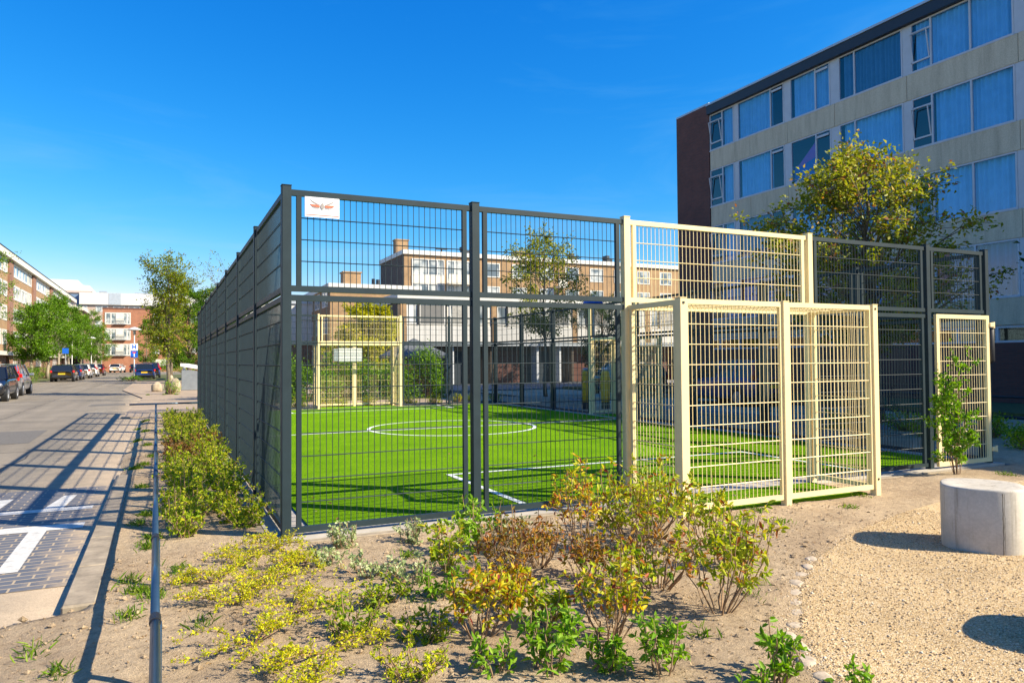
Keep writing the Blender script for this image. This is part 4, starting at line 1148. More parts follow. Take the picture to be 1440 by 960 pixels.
# ------------------------------------------------------------------ cars
def car_paint(name,col,metal=.3): return mat(name,col,.28,metal,.03,3,coat=.8)
def make_car(label,loc,rot,paint,kind='hatch',L_=4.1,Wd=1.74,H=1.46,group='cars parked along the street',red=True,plate='plateyellow'):
    root=thing('parked_car',label,'car',(0,0,0),group)
    hw=Wd/2; f=L_/2; r=-L_/2
    # lower body stations: x, z bottom, z top, half width
    if kind=='hatch':
        st=[(r,.42,.86,hw*.80),(r+.06,.30,.95,hw*.92),(r+.35,.22,.98,hw),(-.3,.20,.96,hw),(.55,.20,.95,hw),(f-.95,.21,.93,hw),(f-.45,.22,.84,hw*.97),(f-.14,.27,.74,hw*.88),(f,.36,.60,hw*.70)]
        cab=[(r+.10,.94),(r+.42,H-.05),(-.55,H),(.35,H-.03),(f-1.02,.92)]
    else:
        st=[(r,.42,.92,hw*.82),(r+.06,.30,1.02,hw*.93),(r+.35,.22,1.04,hw),(-.3,.20,1.0,hw),(.55,.20,.99,hw),(f-.95,.21,.97,hw),(f-.45,.22,.90,hw*.97),(f-.14,.27,.80,hw*.90),(f,.36,.64,hw*.74)]
        cab=[(r+.05,1.0),(r+.22,H-.04),(-.6,H),(.5,H-.04),(f-.95,.96)]
    mb=MB(); n=14
    for x,zb,zt,w in st:
        ring=[(.78,zb),(.96,zb+.06),(1.0,zb+.18),(1.0,(zb+zt)/2+.05),(.975,zt-.10),(.90,zt-.015),(.55,zt+.012)]
        pts=[(w*a,z) for a,z in ring]; pts=pts+[(-a,z) for a,z in pts[::-1]]
        for a,z in pts: mb.v.append((x,a,z))
    for i in range(len(st)-1):
        for k in range(n):
            k2=(k+1)%n; mb.f.append((i*n+k,i*n+k2,(i+1)*n+k2,(i+1)*n+k)); mb.m.append(0)
    mb.f.append(tuple(range(n))); mb.m.append(0); e=(len(st)-1)*n; mb.f.append(tuple(e+k for k in range(n))[::-1]); mb.m.append(0)
    body=mb.build('body',paint,root,smooth=True)
    sd=body.modifiers.new('sub','SUBSURF'); sd.levels=1; sd.render_levels=1
    # cabin glass
    g=MB(); wb=hw*.93; wt=hw*.74
    for x,z in cab:
        t=(z-.93)/(H-.93); w=wb+(wt-wb)*max(0,t)
        g.v+= [(x,w,z),(x,-w,z)]
    base=[(x,.90) for x,z in cab]
    k=len(cab)
    for x,z in cab: g.v+=[(x,wb,.90),(x,-wb,.90)]
    for i in range(k-1):
        g.f.append((2*i,2*i+1,2*i+3,2*i+2)); g.f.append((2*i,2*i+2,2*k+2*i+2,2*k+2*i)); g.f.append((2*i+1,2*k+2*i+1,2*k+2*i+3,2*i+3)); g.m+=[0]*3
    g.build('window_glass',M['darkglass'],root)
    # roof skin and pillars
    rf=MB(); i0,i1=1,3
    xs=[cab[1],cab[2],cab[3]]
    vs=[]
    for x,z in xs: vs+=[(x,wt+.015,z+.004),(x,wt*.5,z+.035),(x,-wt*.5,z+.035),(x,-wt-.015,z+.004)]
    rf.add(vs,[(4*a+b,4*a+b+1,4*a+b+5,4*a+b+4) for a in range(2) for b in range(3)])
    for s in (1,-1):
        def P(c,dx=0): x,z=c; t=max(0,(z-.93)/(H-.93)); return (x+dx,s*(wb+(wt-wb)*t+.012),z+.004)
        for a,c,w in ((cab[0],cab[1],.10),(cab[3],cab[4],.06)): rf.bar(P(a),P(c),.05,w,up=(1,0,0))
        for x0 in (-.25,-1.0 if kind=='hatch' else -1.05): rf.bar((x0,s*(wb+.006),.93),(x0-.02,s*(wt+.012),H-.02),.03,.09,up=(1,0,0))
    rf.build('roof',paint,root,smooth=False)
    # wheels
    for x in (r+.78,f-.80):
        for s in (1,-1):
            a=MB(); a.tube([(x,s*(hw-.20),.31),(x,s*(hw+.004),.31)],.36,20); a.build('wheel_arch',M['black'],root)
            w=MB(); w.tube([(x,s*(hw-.19),.31),(x,s*(hw-.02),.31),(x,s*(hw+.012),.31)],[.31,.31,.285],20)
            wo=w.build('wheel',M['rubber'],root)
            q=MB(); q.tube([(x,s*(hw+.008),.31),(x,s*(hw+.018),.31)],[.20,.185],16)
            for k in range(5):
                an=2*math.pi*k/5; q.bar((x+.04*math.cos(an),s*(hw+.019),.31+.04*math.sin(an)),(x+.18*math.cos(an),s*(hw+.019),.31+.18*math.sin(an)),.03,.02,up=(0,1,0))
            q.build('rim',M['rim'],wo)
    for s in (1,-1):
        h=MB(); h.lathe((0,0,0),[(.001,0),(.08,.01),(.13,.035),(.15,.07)],14)
        h2=MB(); h2.v=[(f-.40+v[2]*1.9+.12,s*(hw*.70)+v[1]*1.15*(1),.70+v[0]*.75+(-.02)) for v in h.v]; h2.f=h.f; h2.m=h.m
        h2.build('headlight',M['rim'],root,smooth=True)
        t=MB(); z0=.78 if kind=='hatch' else .88
        t.bbox(r+.005,r+.17,s*(hw*.93)-.12,s*(hw*.93)+.035,z0,z0+.19,.02); t.build('taillight',M['redlight'],root)
        if kind!='hatch':
            t=MB(); t.bar((r+.06,s*(wb-.03),1.06),(r+.22,s*(wt+.03),H-.10),.12,.10,up=(1,0,0)); t.build('upper_taillight',M['redlight'],root)
        mi=MB(); mi.bbox(f-1.34,f-1.20,s*(hw+.02)-.07,s*(hw+.02)+.16*s if s>0 else s*(hw+.02)+.07,.95,1.07,.03) if s>0 else mi.bbox(f-1.34,f-1.20,-(hw+.02)-.16,-(hw+.02)+.07,.95,1.07,.03)
        mi.build('mirror',paint,root)
    p=MB(); p.box(r-.025,r+.02,-.26,.26,.62,.73); p.build('number_plate',M[plate],root)
    p=MB(); p.box(f-.06,f+.02,-.26,.26,.42,.53); p.build('number_plate',M[plate],root)
    p=MB(); p.bbox(f-.10,f+.012,-.45,.45,.55,.62,.01); p.build('grille',M['black'],root)
    p=MB(); p.bbox(r-.015,r+.2,-hw*.86,hw*.86,.36,.46,.02); p.build('bumper_trim',M['black'],root)
    root.location=loc; root.rotation_euler=(0,0,rot)
    return root
PB=car_paint('paint_black',(.012,.014,.02)); PS=car_paint('paint_silver',(.42,.44,.47),.7); PG=car_paint('paint_dark_grey',(.03,.033,.037))
PW=car_paint('paint_white',(.75,.75,.73),0); PN=car_paint('paint_navy',(.01,.03,.14)); PR=car_paint('paint_dark_red',(.16,.012,.014)); PN2=car_paint('paint_blue',(.012,.04,.17))
UP=R(90); DN=R(-90)
z=ROAD
make_car('small black hatchback parked facing the camera at the left edge of the street',(-7.62,31.1,z),DN,PB,L_=3.7,Wd=1.7,H=1.45)
make_car('silver estate car with tall red rear lights parked just behind the small black hatchback',(-7.98,37.3,z),UP,PS,'van',L_=4.0,Wd=1.72,H=1.52)
make_car('dark grey hatchback with yellow plate, first of the row under the left street trees',(-8.75,68.2,z),UP,PG,L_=4.2,Wd=1.78,H=1.44)
make_car('dark navy car parked just ahead of the dark grey hatchback',(-8.75,74.6,z),UP,PN,L_=4.3,H=1.45)
make_car('white car parked third in the row under the left street trees',(-8.7,82.5,z),UP,PW,L_=4.2,H=1.46)
make_car('white car parked fourth in the row under the left street trees',(-8.65,91.2,z),UP,PW,'van',L_=4.2,H=1.5)
make_car('dark red car parked last in the row under the left street trees',(-8.6,101,z),UP,PR,L_=4.2,H=1.46)
make_car('white car parked at the street end below the red brick flats',(-7.9,133,z),R(80),PW,L_=4.3,H=1.42)
make_car('black car parked at the street end, right of the white car below the flats',(-5.2,133,z),UP,PB,L_=4.2,H=1.44)
make_car('blue hatchback with red rear lights parked beside the sign pole across the street',(-2.55,71.5,z),UP,PN2,L_=4.2,Wd=1.76,H=1.5)
make_car('dark blue car parked just ahead of the blue hatchback, its roof showing above it',(-2.1,78,z),UP,PN,'van',L_=4.3,H=1.6)
make_car('blue car parked in the shade of the apartment block, seen through the front goal',(17.3,13.8,-.12),UP,PN2,'van',L_=4.1,H=1.55,group='cars in the shade behind the pitch')
make_car('dark car parked in the shade further along, behind the front goal and fence',(17.4,20.6,-.12),UP,PG,L_=4.2,H=1.46,group='cars in the shade behind the pitch')

def white_board():
    t=thing('notice_board','small white board with a grey left edge fixed behind the far goal mouth','board',(4.6,17.8,1.7))
    m=MB(); m.bbox(4.24,5.04,17.78,17.81,1.48,1.93,.008); m.build('board',M['whitesign'],t)
    m=MB(); m.bbox(4.10,4.24,17.783,17.807,1.50,1.91,.006); m.build('grey_edge',M['zinc'],t)
    for x in (4.3,4.9):
        m=MB(); m.box(x,x+.04,17.81,17.86,1.6,1.8); m.build('bracket',M['steel'],t)
white_board()

# ------------------------------------------------------------------ street furniture
def lamp(label,x,y,h,signs=False,group='street lamps'):
    t=thing('street_lamp',label,'street lamp',(x,y,0),group)
    m=MB(); m.tube([(x,y,-.15),(x,y,1.0),(x,y,1.02),(x,y,h)],[.075,.075,.05,.045],12); m.build('pole',M['white'],t,smooth=True)
    m=MB(); m.lathe((x,y,h-.05),[(.06,0),(.10,.06),(.16,.10),(.60,.16),(.58,.20),(.30,.36),(.05,.43)],24); m.build('lamp_hood',M['white'],t,smooth=True)
    m=MB(); m.lathe((x,y,h-.32),[(.09,0),(.11,.12),(.12,.30)],16); m.build('lamp_glass',M['steel'],t)
    return t
lamp('white street lamp carrying the two blue signs on the right of the street',-3.28,66.2,4.3)
lamp('white street lamp between the left street trees beside the parked cars',-10.9,96.0,5.4)
lamp('white street lamp further back among the left street trees',-10.9,122.0,5.2)
def sign_h():
    x,y=-3.28,66.1
    s=thing('hospital_sign','white sign with a blue H at the top of the lamp pole','sign',(x,y,3.1))
    m=MB(); m.box(x-.29,x+.29,y-.05,y-.025,2.60,3.22); m.build('board',M['whitesign'],s)
    m=MB(); d=(y-.058,y-.052)
    m.box(x-.16,x-.07,*d,2.74,3.12); m.box(x+.07,x+.16,*d,2.74,3.12); m.box(x-.07,x+.07,*d,2.88,2.98); m.build('letter',M['bluesign'],s)
    s=thing('dead_end_sign','square blue dead end sign with white T and red bar, under the white H sign','sign',(x,y,2.2))
    m=MB(); m.box(x-.28,x+.28,y-.05,y-.025,1.98,2.57); m.build('board',M['bluesign'],s)
    m=MB(); m.box(x-.04,x+.04,*d,2.04,2.36); m.build('white_stem',M['whitesign'],s)
    m=MB(); m.box(x-.13,x+.13,*d,2.37,2.47); m.build('red_bar',M['redsign'],s)
sign_h()
def blue_board():
    x,y=-10.75,88.0
    t=thing('traffic_sign','small blue sign on a pale pole between the left street trees','sign',(x,y,0))
    m=MB(); m.tube([(x,y,-.1),(x,y,3.2)],.05,8); m.build('pole',M['steel'],t)
    m=MB(); m.box(x-.3,x+.3,y-.1,y-.06,2.6,3.2); m.build('board',M['bluesign'],t)
blue_board()
def blue_dome():
    x,y=17.07,22.6
    t=thing('garden_lamp','grey post with a blue dome shaped hood behind the side fence','lamp',(x,y,0))
    m=MB(); m.tube([(x,y,-.15),(x,y,4.1)],.05,10); m.build('pole',M['steel'],t)
    m=MB(); m.lathe((x,y,4.08),[(.46,0),(.47,.03),(.42,.16),(.3,.28),(.12,.35),(.02,.37)],24); m.build('hood',M['bluesign'],t,smooth=True)
blue_dome()
def gazebo():
    x,y=9.55,26.2
    t=thing('garden_parasol','dark grey pyramid shaped garden canopy behind the far fence','parasol',(x,y,0))
    m=MB(); m.add([(x-1.3,y-1.3,1.75),(x+1.3,y-1.3,1.75),(x+1.3,y+1.3,1.75),(x-1.3,y+1.3,1.75),(x,y,2.55),(x-1.3,y-1.3,1.62),(x+1.3,y-1.3,1.62),(x+1.3,y+1.3,1.62),(x-1.3,y+1.3,1.62)],
        [(0,1,4),(1,2,4),(2,3,4),(3,0,4),(5,6,1,0),(6,7,2,1),(7,8,3,2),(8,5,0,3)]); m.build('canopy',M['greycloth'],t)
    for sx in (-1,1):
        for sy in (-1,1):
            m=MB(); m.tube([(x+sx*1.2,y+sy*1.2,-.05),(x+sx*1.2,y+sy*1.2,1.75)],.03,8); m.build('leg',M['steel'],t)
gazebo()
def bollard(x,y,label):
    t=thing('bollard',label,'bollard',(x,y,0),'yellow bollards beside the side goal')
    m=MB(); m.tube([(x,y,-.1),(x,y,.22)],.13,14); m.build('base',M['black'],t)
    m=MB(); m.lathe((x,y,.2),[(.135,0),(.145,.25),(.15,.7),(.13,.86),(.11,.93),(.06,.96)],18); m.build('sleeve',M['yellowpaint'],t,smooth=True)
    m=MB(); m.lathe((x,y,1.14),[(.10,0),(.11,.05),(.07,.10)],14); m.build('cap',M['steel'],t)
bollard(10.75,12.85,'yellow bollard standing in front of the narrow cream goal recess, nearer the far fence')
bollard(11.25,12.55,'yellow bollard seen through the cream bars of the narrow goal recess')
def boulder(x,y,rx,rz,seed,label):
    bpy_mesh=bpy.data.meshes.new('boulder'); import bmesh
    bm=bmesh.new(); bmesh.ops.create_icosphere(bm,subdivisions=3,radius=1)
    for v in bm.verts:
        n=mnoise.noise(v.co*1.1+Vector((seed,0,0)))*.28+mnoise.noise(v.co*3+Vector((0,seed,0)))*.07
        v.co=Vector((v.co.x*rx,v.co.y*rx*.9,v.co.z*rz))*(1+n); v.co.z=max(v.co.z,-rz*.55)
    bm.to_mesh(bpy_mesh); bm.free(); bpy_mesh.materials.append(M['boulder'])
    bpy_mesh.polygons.foreach_set('use_smooth',[True]*len(bpy_mesh.polygons))
    o=bpy.data.objects.new('boulder',bpy_mesh); COL.objects.link(o); o.location=(x,y,rz*.5)
    tag(o,label,'boulder')
boulder(-1.25,36.4,.27,.34,3.3,'low rounded boulder on the plaza left of the street tree')
boulder(-.42,34.6,.27,.46,8.1,'taller upright boulder on the plaza right of the street tree')
boulder(-.62,39.4,.28,.5,5.1,'brown boulder beside the grey notice block on the plaza')
def notice_block():
    t=thing('utility_cabinet','grey cabinet with a curved top and white sticker band, behind the long fence','cabinet',(.6,37.6,0))
    D_=.10; sh=lambda p:[(x+D_,z*.72) for x,z in p]
    m=MB(); m.prism(sh([(-.15,0),(1.15,0),(1.15,1.0),(1.0,1.25),(.7,1.42),(.3,1.5),(-.15,1.52)]),1,37.3,37.9); m.build('body',M['steel2'],t)
    m=MB(); m.prism([(-.12,1.30),(.95,1.10),(.98,1.19),(.7,1.36),(.3,1.44),(-.12,1.46)],1,37.285,37.299); m.build('sticker_band',M['whitesign'],t)
    m=MB(); m.tube([(.08,37.6,1.08),(.08,37.6,1.24)],.08,10); m.build('vent_cap',M['steel'],t)
M['steel2']=mat('grey_painted_metal',(.20,.22,.24),.45,.1,.15,4)
notice_block()
def side_railing(y0,y1,x,h,label):
    t=thing('low_railing',label,'railing',(x,(y0+y1)/2,0),'low railings by the side road')
    m=MB(); m.tube([(x,y0,h),(x,y1,h)],.03,8); m.build('rail',M['black'],t)
    k=y0+.1
    while k<y1: 
        m=MB(); m.tube([(x,k,-.15),(x,k,h)],.03,8); m.build('railing_post',M['black'],t); k+=2.4
side_railing(-8,8,13.45,.34,'low black railing along the pavement edge beside the gate')
side_railing(-8,27,19.15,.42,'low black railing along the lawn below the apartment block')

# ------------------------------------------------------------------ trees
make_tree('street_tree','tall loose crowned young tree with a pale trunk on the plaza beside the long fence',(-.75,32.5,0),6.35,.32,1.5,1.5,L['streettree'],72,150,.105,.10,11,bark='bark',shape='vase',twig=.85,flat=.9,up_bias=.45,tint_mu=.5)
make_tree('street_tree','slim young tree behind the far end of the long fence, only its top twigs showing',(1.0,24.5,0),5.3,.5,.9,.9,L['streettree'],9,40,.08,.05,21,shape='vase',twig=.8,up_bias=.5)
make_tree('broad_tree','broad crowned tree with bronze tinged leaves in front of the apartment block',(13.95,5.2,-.02),6.45,.29,2.85,2.7,L['cherry'],170,128,.105,.15,5,shape='layered',twig=.62,flat=.32,tint_mu=.52,lean=(-.1,.2))
make_tree('young_tree','young open crowned tree with a straight trunk in front of the white row houses',(13.25,20.2,-.02),6.7,.40,1.8,1.8,L['cherry'],64,110,.115,.08,9,shape='round',twig=.6,flat=.6,tint_mu=.35)
make_tree('shade_tree','dark leaved tree in the shade at the right edge, only its drooping branches in view',(17.6,1.0,-.1),5.2,.22,2.7,2.4,L['dark'],76,130,.13,.15,13,twig=.6,flat=.4)
# left row
row=[(-12.2,76.0,7.6,2.1,17,'leafy green street tree, first of the row beside the tan terrace'),(-11.6,81.0,8.2,2.3,18,'leafy green street tree, second of the row beside the tan terrace'),
     (-11.7,90.5,9.8,2.7,19,'leafy green street tree, third and tallest of the row beside the tan terrace'),(-11.8,101,9.2,2.9,20,'leafy green street tree, fourth of the row beside the tan terrace'),
     (-11.6,114,8.6,2.9,22,'leafy green street tree, fifth of the row beside the tan terrace'),(-10.9,134,7.9,3.2,23,'leafy green street tree, last of the row near the red brick flats')]
for x,y,h,r_,s,l in row:
    make_tree('street_tree',l,(x,y,-.02),h*.93,.30,r_*.95,r_*.95,L['tree'],48,240,.17,.16,s,tint_mu=.42,bark='palebark',group='street trees beside the tan terrace',twig=.9,flat=.6,shape='cone' if s==19 else 'round')
make_tree('street_tree','nearer green tree at the left edge of the photo, only a few branches in view',(-9.9,40.5,-.02),8.0,.44,2.0,2.0,L['tree'],40,110,.11,.13,31,bark='palebark')
make_tree('street_tree','green tree in front of the left corner of the red brick flats',(-12.6,143,-.1),11.0,.2,2.6,2.4,L['tree'],30,170,.22,.2,33)
make_tree('street_tree','narrow green tree growing against the red brick flats behind the sign pole',(-3.2,112,-.1),7.8,.2,1.7,1.7,L['tree'],30,150,.17,.12,34,tint_mu=.45)
make_tree('dark_tree','dark leaved tree behind the blue cars, left of the street tree',(-.3,78,-.1),7.4,.22,2.5,2.2,L['dark'],40,180,.15,.2,35,tint_mu=.4)
make_tree('dark_tree','dense green tree behind the street tree and the grey cabinet',(1.0,60,-.1),8.1,.16,2.3,2.2,L['tree'],60,240,.14,.2,36,tint_mu=.25)
make_tree('dark_tree','dense green tree just left of the fence end, behind the grey cabinet',(2.9,52,-.1),7.6,.14,2.0,2.0,L['tree'],60,240,.12,.2,37,tint_mu=.4)
make_tree('yellow_tree','bright yellow green tree behind the upper panel of the far goal',(9.3,34,0),4.6,.10,2.1,1.5,L['bright'],60,300,.15,.1,41,tint_mu=.6)
make_tree('dark_tree','dark evergreen tree beside the end of the apartment block',(24.8,34.0,-.05),6.2,.1,2.1,2.1,L['dark'],46,220,.12,.15,42)

def bush(label,x,y,w,h,lm,seed,n=2600,ls=.09,group=None,cat='bush',nm='bush',d=None):
    g=np.random.default_rng(seed); root=thing(nm,label,cat,(x,y,0),group); mb=MB(); P=[];D=[];T=[]
    k=26; d=d or w*.6
    for i in range(k):
        a=g.uniform(0,2*math.pi); rr=math.sqrt(g.uniform(.05,1)); zz=h*g.uniform(.15,.95)*(1-.35*rr*rr)
        c=np.array([x+math.cos(a)*w/2*rr*.85,y+math.sin(a)*d/2*rr*.85,zz])
        mb.tube(bez((x+(c[0]-x)*.25,y+(c[1]-y)*.25,-.05),(x+(c[0]-x)*.6,y+(c[1]-y)*.6,zz*.6),c,4),[.02,.014,.009,.004],4,cap=False)
        m=n//k; p=c+g.normal(0,1,(m,3))*np.array([w*.10,d*.12,h*.11]); p[:,2]=np.abs(p[:,2])
        P.append(p); D.append((p-np.array([x,y,h*.3]))*1.2+g.normal(0,.4,(m,3))); T.append(np.clip(g.normal(.5+g.normal(0,.12),.22,m),0,1))
    mb.build('stems',M['stem'],root)
    leaves('foliage',np.concatenate(P),np.concatenate(D),ls,lm,root,aspect=.55,detail=False,tint=np.concatenate(T),g=g)
    return root
for i,(x,y,w,h,lm,l) in enumerate([
  (1.9,22.2,2.2,1.75,'tree','green bush behind the far fence at its left end'),(3.9,21.9,2.4,1.55,'tree','green bush behind the left post of the far goal'),
  (5.6,23.2,2.6,1.9,'tree','dark green bush in the middle behind the far goal'),(7.4,22.3,2.4,1.75,'tree','green bush behind the right half of the far goal'),
  (8.7,21.9,1.5,1.9,'fresh','bright green bush right of the far goal, before the grey canopy'),(3.0,26.5,3.0,2.5,'tree','tall green bush further back on the garden lawn'),
  (1.75,25.5,2.0,2.2,'tree','tall green bush behind the far left corner of the cage')]):
    bush(l,x,y,w,h,L[lm],60+i,n=4600,ls=.095,group='bushes behind the far goal')
for i in range(11):
    x=2.1+i*.78+(i%3)*.12
    bush('low clipped plant in the strip right behind the far fence',x,18.1,.6,.34,L['bed' if i%4 else 'golden'],80+i,n=420,ls=.05,group='low plants behind the far fence',cat='plant',nm='low_plant',d=.5)
for i,(x,y) in enumerate([(11.6,.55),(12.4,1.1),(12.9,2.0),(12.2,2.6),(12.7,3.6),(12.0,4.6)]):
    bush('low green shrub in the shaded bed beside the gate',x,y,1.0,.42,L['bed'],100+i,n=800,ls=.055,group='low shrubs in the shaded bed by the gate',cat='shrub',nm='low_shrub')
for i,(x,y,w,h,l) in enumerate([(-11.4,57.5,2.4,1.2,'loose green hedge bush left of the dark grey hatchback'),(-11.6,63,2.6,1.4,'green hedge bush under the first left street tree'),(-11.8,70,2.8,1.4,'green hedge bush under the second left street tree'),
      (-12.4,84,3,1.3,'green hedge bush under the third left street tree'),(-11.2,119,2.6,1.4,'green bush at the far end of the parked row')]):
    bush(l,x,y,w,h,L['tree'],120+i,n=1800,ls=.10,group='bushes along the left verge',d=4.5)
bush('low bright hedge in front of the red brick flats',2.2,120,7.5,2.6,L['fresh'],131,n=3200,ls=.2,d=2,cat='hedge',nm='hedge')
bush('tall tawny ornamental grass clump beside the grey cabinet',1.5,41,1.4,1.9,L['dry'],132,n=1300,ls=.22,cat='plant',nm='ornamental_grass')
bush('weedy green patch at the foot of the sign pole',-3.5,65.5,1.8,.42,L['fresh'],133,n=700,ls=.09,cat='plant',nm='weed_patch')
bush('green plant at the foot of the street tree',-.6,32.2,.8,.8,L['fresh'],134,n=450,ls=.06,cat='plant',nm='weed_patch')

# ------------------------------------------------------------------ planting strip between railing and fence
protos=[]
for i,(lm,h,w) in enumerate([('bed',.44,.62),('bed',.38,.66),('bed',.50,.55),('bedred',.40,.62)]):
    p=make_shrub('bed_shrub','bushy yellow green shrub in the planting strip between the railing and the street side fence',(0,0,0),h*.92,w,L[lm],14,900,.034,200+i,bare=.1,group='shrubs in the planting strip',cat='shrub',aspect=.55,twigs=5,tint=(.5,.24),top_tint=.18)
    protos.append(p)
used=[0]*4; g=np.random.default_rng(3)
spots=[]
y=.55
while y<14.9:
    for cx in (-.70,-.32):
        spots.append((cx+g.uniform(-.09,.09),y+g.uniform(-.15,.15)))
    y+=.54
for k,(x,y) in enumerate(spots):
    red=5.3<y<7.6 and g.random()<.75
    pi=3 if red else int(g.integers(0,3))
    sc=g.uniform(.75,1.12)*(1.0 if y<10 else .95)
    lab='reddish brown shrub in the planting strip, among greener ones halfway along the fence' if red else 'bushy yellow green shrub in the planting strip between the railing and the street side fence'
    grp='reddish shrubs in the planting strip' if red else 'shrubs in the planting strip'
    loc=(x,y,soil_z(x,y)-.005); rz=g.uniform(0,6.28)
    if not used[pi]:
        used[pi]=1; o=protos[pi]; o.location=loc; o.rotation_euler=(0,0,rz); o.scale=(sc,)*3; o['label']=lab; o['group']=grp
    else: dup(protos[pi],loc,rz,sc,lab,grp)

# ------------------------------------------------------------------ shrubs and plants of the foreground bed
def B(x,y): return (x,y,soil_z(x,y)-.005)
make_shrub('deciduous_shrub','bare stemmed shrub with orange, red and yellow leaves, nearest in the middle foreground',B(.60,-2.78),.47,.56,L['autumn'],14,652,0.045,301,bare=0.53,tint=(.55,.28),twigs=3)
make_shrub('deciduous_shrub','small shrub with orange tinged leaves just right of the red and yellow one',B(.95,-2.42),.34,.36,L['autumn'],10,450,0.040,302,bare=.4,tint=(.62,.25),twigs=3)
make_shrub('deciduous_shrub','rust brown twiggy shrub behind the red and yellow one in the foreground bed',B(1.18,-1.95),.52,.46,L['rust'],25,421,.040,303,bare=0.38,tint=(.55,.25),twigs=3)
make_shrub('deciduous_shrub','fresh green leafy shrub close before the second dark fence post',B(1.32,-1.12),.52,.52,L['fresh'],12,460,.052,304,bare=.3,tint=(.65,.25),twigs=3)
make_shrub('deciduous_shrub','tall thin shrub with rusty leaf tops, leftmost before the front goal',B(1.92,-1.66),.86,.42,L['autumn'],13,570,0.038,305,bare=0.56,tint=(.58,.25),twigs=3,top_tint=.12)
make_shrub('deciduous_shrub','wide yellow leaved shrub right in front of the left post of the front goal',B(2.42,-1.62),.76,.86,L['olive'],25,1020,.048,306,bare=0.43,tint=(.6,.22),twigs=4,top_tint=.1)
make_shrub('deciduous_shrub','yellow topped shrub just behind the one at the goal post',B(2.80,-1.35),.70,.66,L['olive'],17,612,.046,316,bare=0.43,tint=(.62,.22),twigs=4,top_tint=.1)
make_shrub('deciduous_shrub','dense stemmed shrub with yellow and rusty leaves in the centre foreground',B(1.26,-3.06),.58,.42,L['autumn'],17,570,0.040,307,bare=0.50,tint=(.5,.28),twigs=3)
make_shrub('deciduous_shrub','yellow and green shrub with arching bare stems before the right half of the front goal',B(1.99,-3.10),.80,.62,L['olive'],14,835,0.043,308,bare=0.42,tint=(.6,.26),twigs=4,spread=.7)
make_shrub('deciduous_shrub','bare pale stemmed shrub between the two yellow ones in front of the goal',B(2.00,-2.52),.52,.62,L['rust'],22,240,.044,309,bare=.6,tint=(.5,.25),twigs=2)
make_shrub('deciduous_shrub','small yellow shrub at the foot of the goal middle post',B(2.98,-1.86),.62,.56,L['olive'],13,421,.046,310,bare=0.43,tint=(.62,.22),twigs=3)
make_shrub('green_shrub','bright green low shrub in the foreground, right of the red and yellow one',B(.74,-3.30),.36,.36,L['fresh'],10,420,.044,311,bare=.3,tint=(.5,.25),twigs=4)
make_shrub('green_shrub','bright green upright shrub at the bottom of the picture, in the centre right',B(1.21,-3.60),.34,.26,L['fresh'],9,300,.044,312,bare=.4,tint=(.5,.25),twigs=4)
make_shrub('green_shrub','bright green thin stemmed shrub beside the lowest path cobbles',B(1.60,-3.92),.32,.30,L['fresh'],8,260,.044,313,bare=.4,tint=(.5,.25),twigs=3)
make_shrub('green_shrub','tiny green seedling shrub between the two bright green foreground shrubs and the path',B(1.38,-3.98),.18,.18,L['fresh'],5,90,.040,314,bare=.4,tint=(.5,.25),twigs=3)
make_shrub('green_shrub','small green shrub at the bottom right, by the gravel edge',B(1.82,-4.13),.16,.2,L['fresh'],5,100,.040,315,bare=.3,tint=(.5,.25),twigs=3)
make_shrub('green_shrub','small green shrub at the bottom edge, below the red and yellow one',B(.50,-3.22),.22,.24,L['fresh'],8,190,.042,317,bare=.3,tint=(.6,.25),twigs=3)
make_shrub('green_shrub','low dark green sprawling shrub left of the red and yellow one',B(-.02,-2.42),.26,.46,L['bed'],12,460,.032,318,bare=.2,tint=(.45,.25),twigs=4)
make_shrub('green_shrub','yellow green feathery shrub at the bottom left of the foreground bed',B(.12,-3.10),.22,.44,L['golden'],18,900,.020,319,bare=.15,tint=(.3,.25),twigs=4)
for k,(x,y,h,w,l) in enumerate([(.36,-.55,.26,.22,'grey green variegated plant just before the corner bay of the fence'),(.33,-1.40,.20,.42,'low grey green variegated plant, middle one of the pale clump'),(.55,-1.75,.20,.46,'low grey green variegated plant behind the red and yellow shrub'),
    (.14,-.95,.14,.30,'small creeping variegated plant left of the pale clump'),(.88,-.62,.26,.26,'grey green variegated plant close to the bottom rail of the first fence bay'),(1.62,-1.0,.30,.34,'grey green variegated plant before the second fence bay')]):
    make_shrub('variegated_shrub',l,B(x,y),h,w,L['variegated'],12,420,.026,330+k,bare=.1,aspect=.6,twigs=4,cat='plant')
cre=[(-.10,-.28,.42,'golden creeping shrub at the foot of the corner post',[160,200,240,290],.16),(-.40,-.62,.45,'golden creeping shrub left of the corner post, by the railing side',None,.12),(-.62,-1.05,.42,'golden creeping shrub close beside the railing collar',None,.10),
     (-.30,-1.25,.45,'golden creeping shrub in the middle of the yellow patch',None,.10),(-.55,-1.65,.40,'golden creeping shrub with long shoots, below the middle of the yellow patch',[150,20,330,250],.10),(-.25,-1.95,.46,'golden creeping shrub spreading to the right in the lower yellow patch',[10,40,350,200],.10),
     (-.50,-2.35,.38,'golden creeping shrub with long runners near the lower railing',[10,30,180,220],.10),(-.22,-2.62,.42,'golden creeping shrub at the bottom left, second from the picture edge',[20,200,350],.09),(-.35,-3.05,.40,'golden creeping shrub lowest at the bottom left',None,.09),
     (.02,-.85,.36,'golden creeping shrub arching right from below the corner post',[240,270,300,200],.10)]
for k,(x,y,r_,l,dr,h) in enumerate(cre):
    make_creeper('creeping_shrub',l,B(x,y),r_,L['golden'],11,1500,.0165,360+k,h=h,dirs=dr,group='golden creeping shrubs')
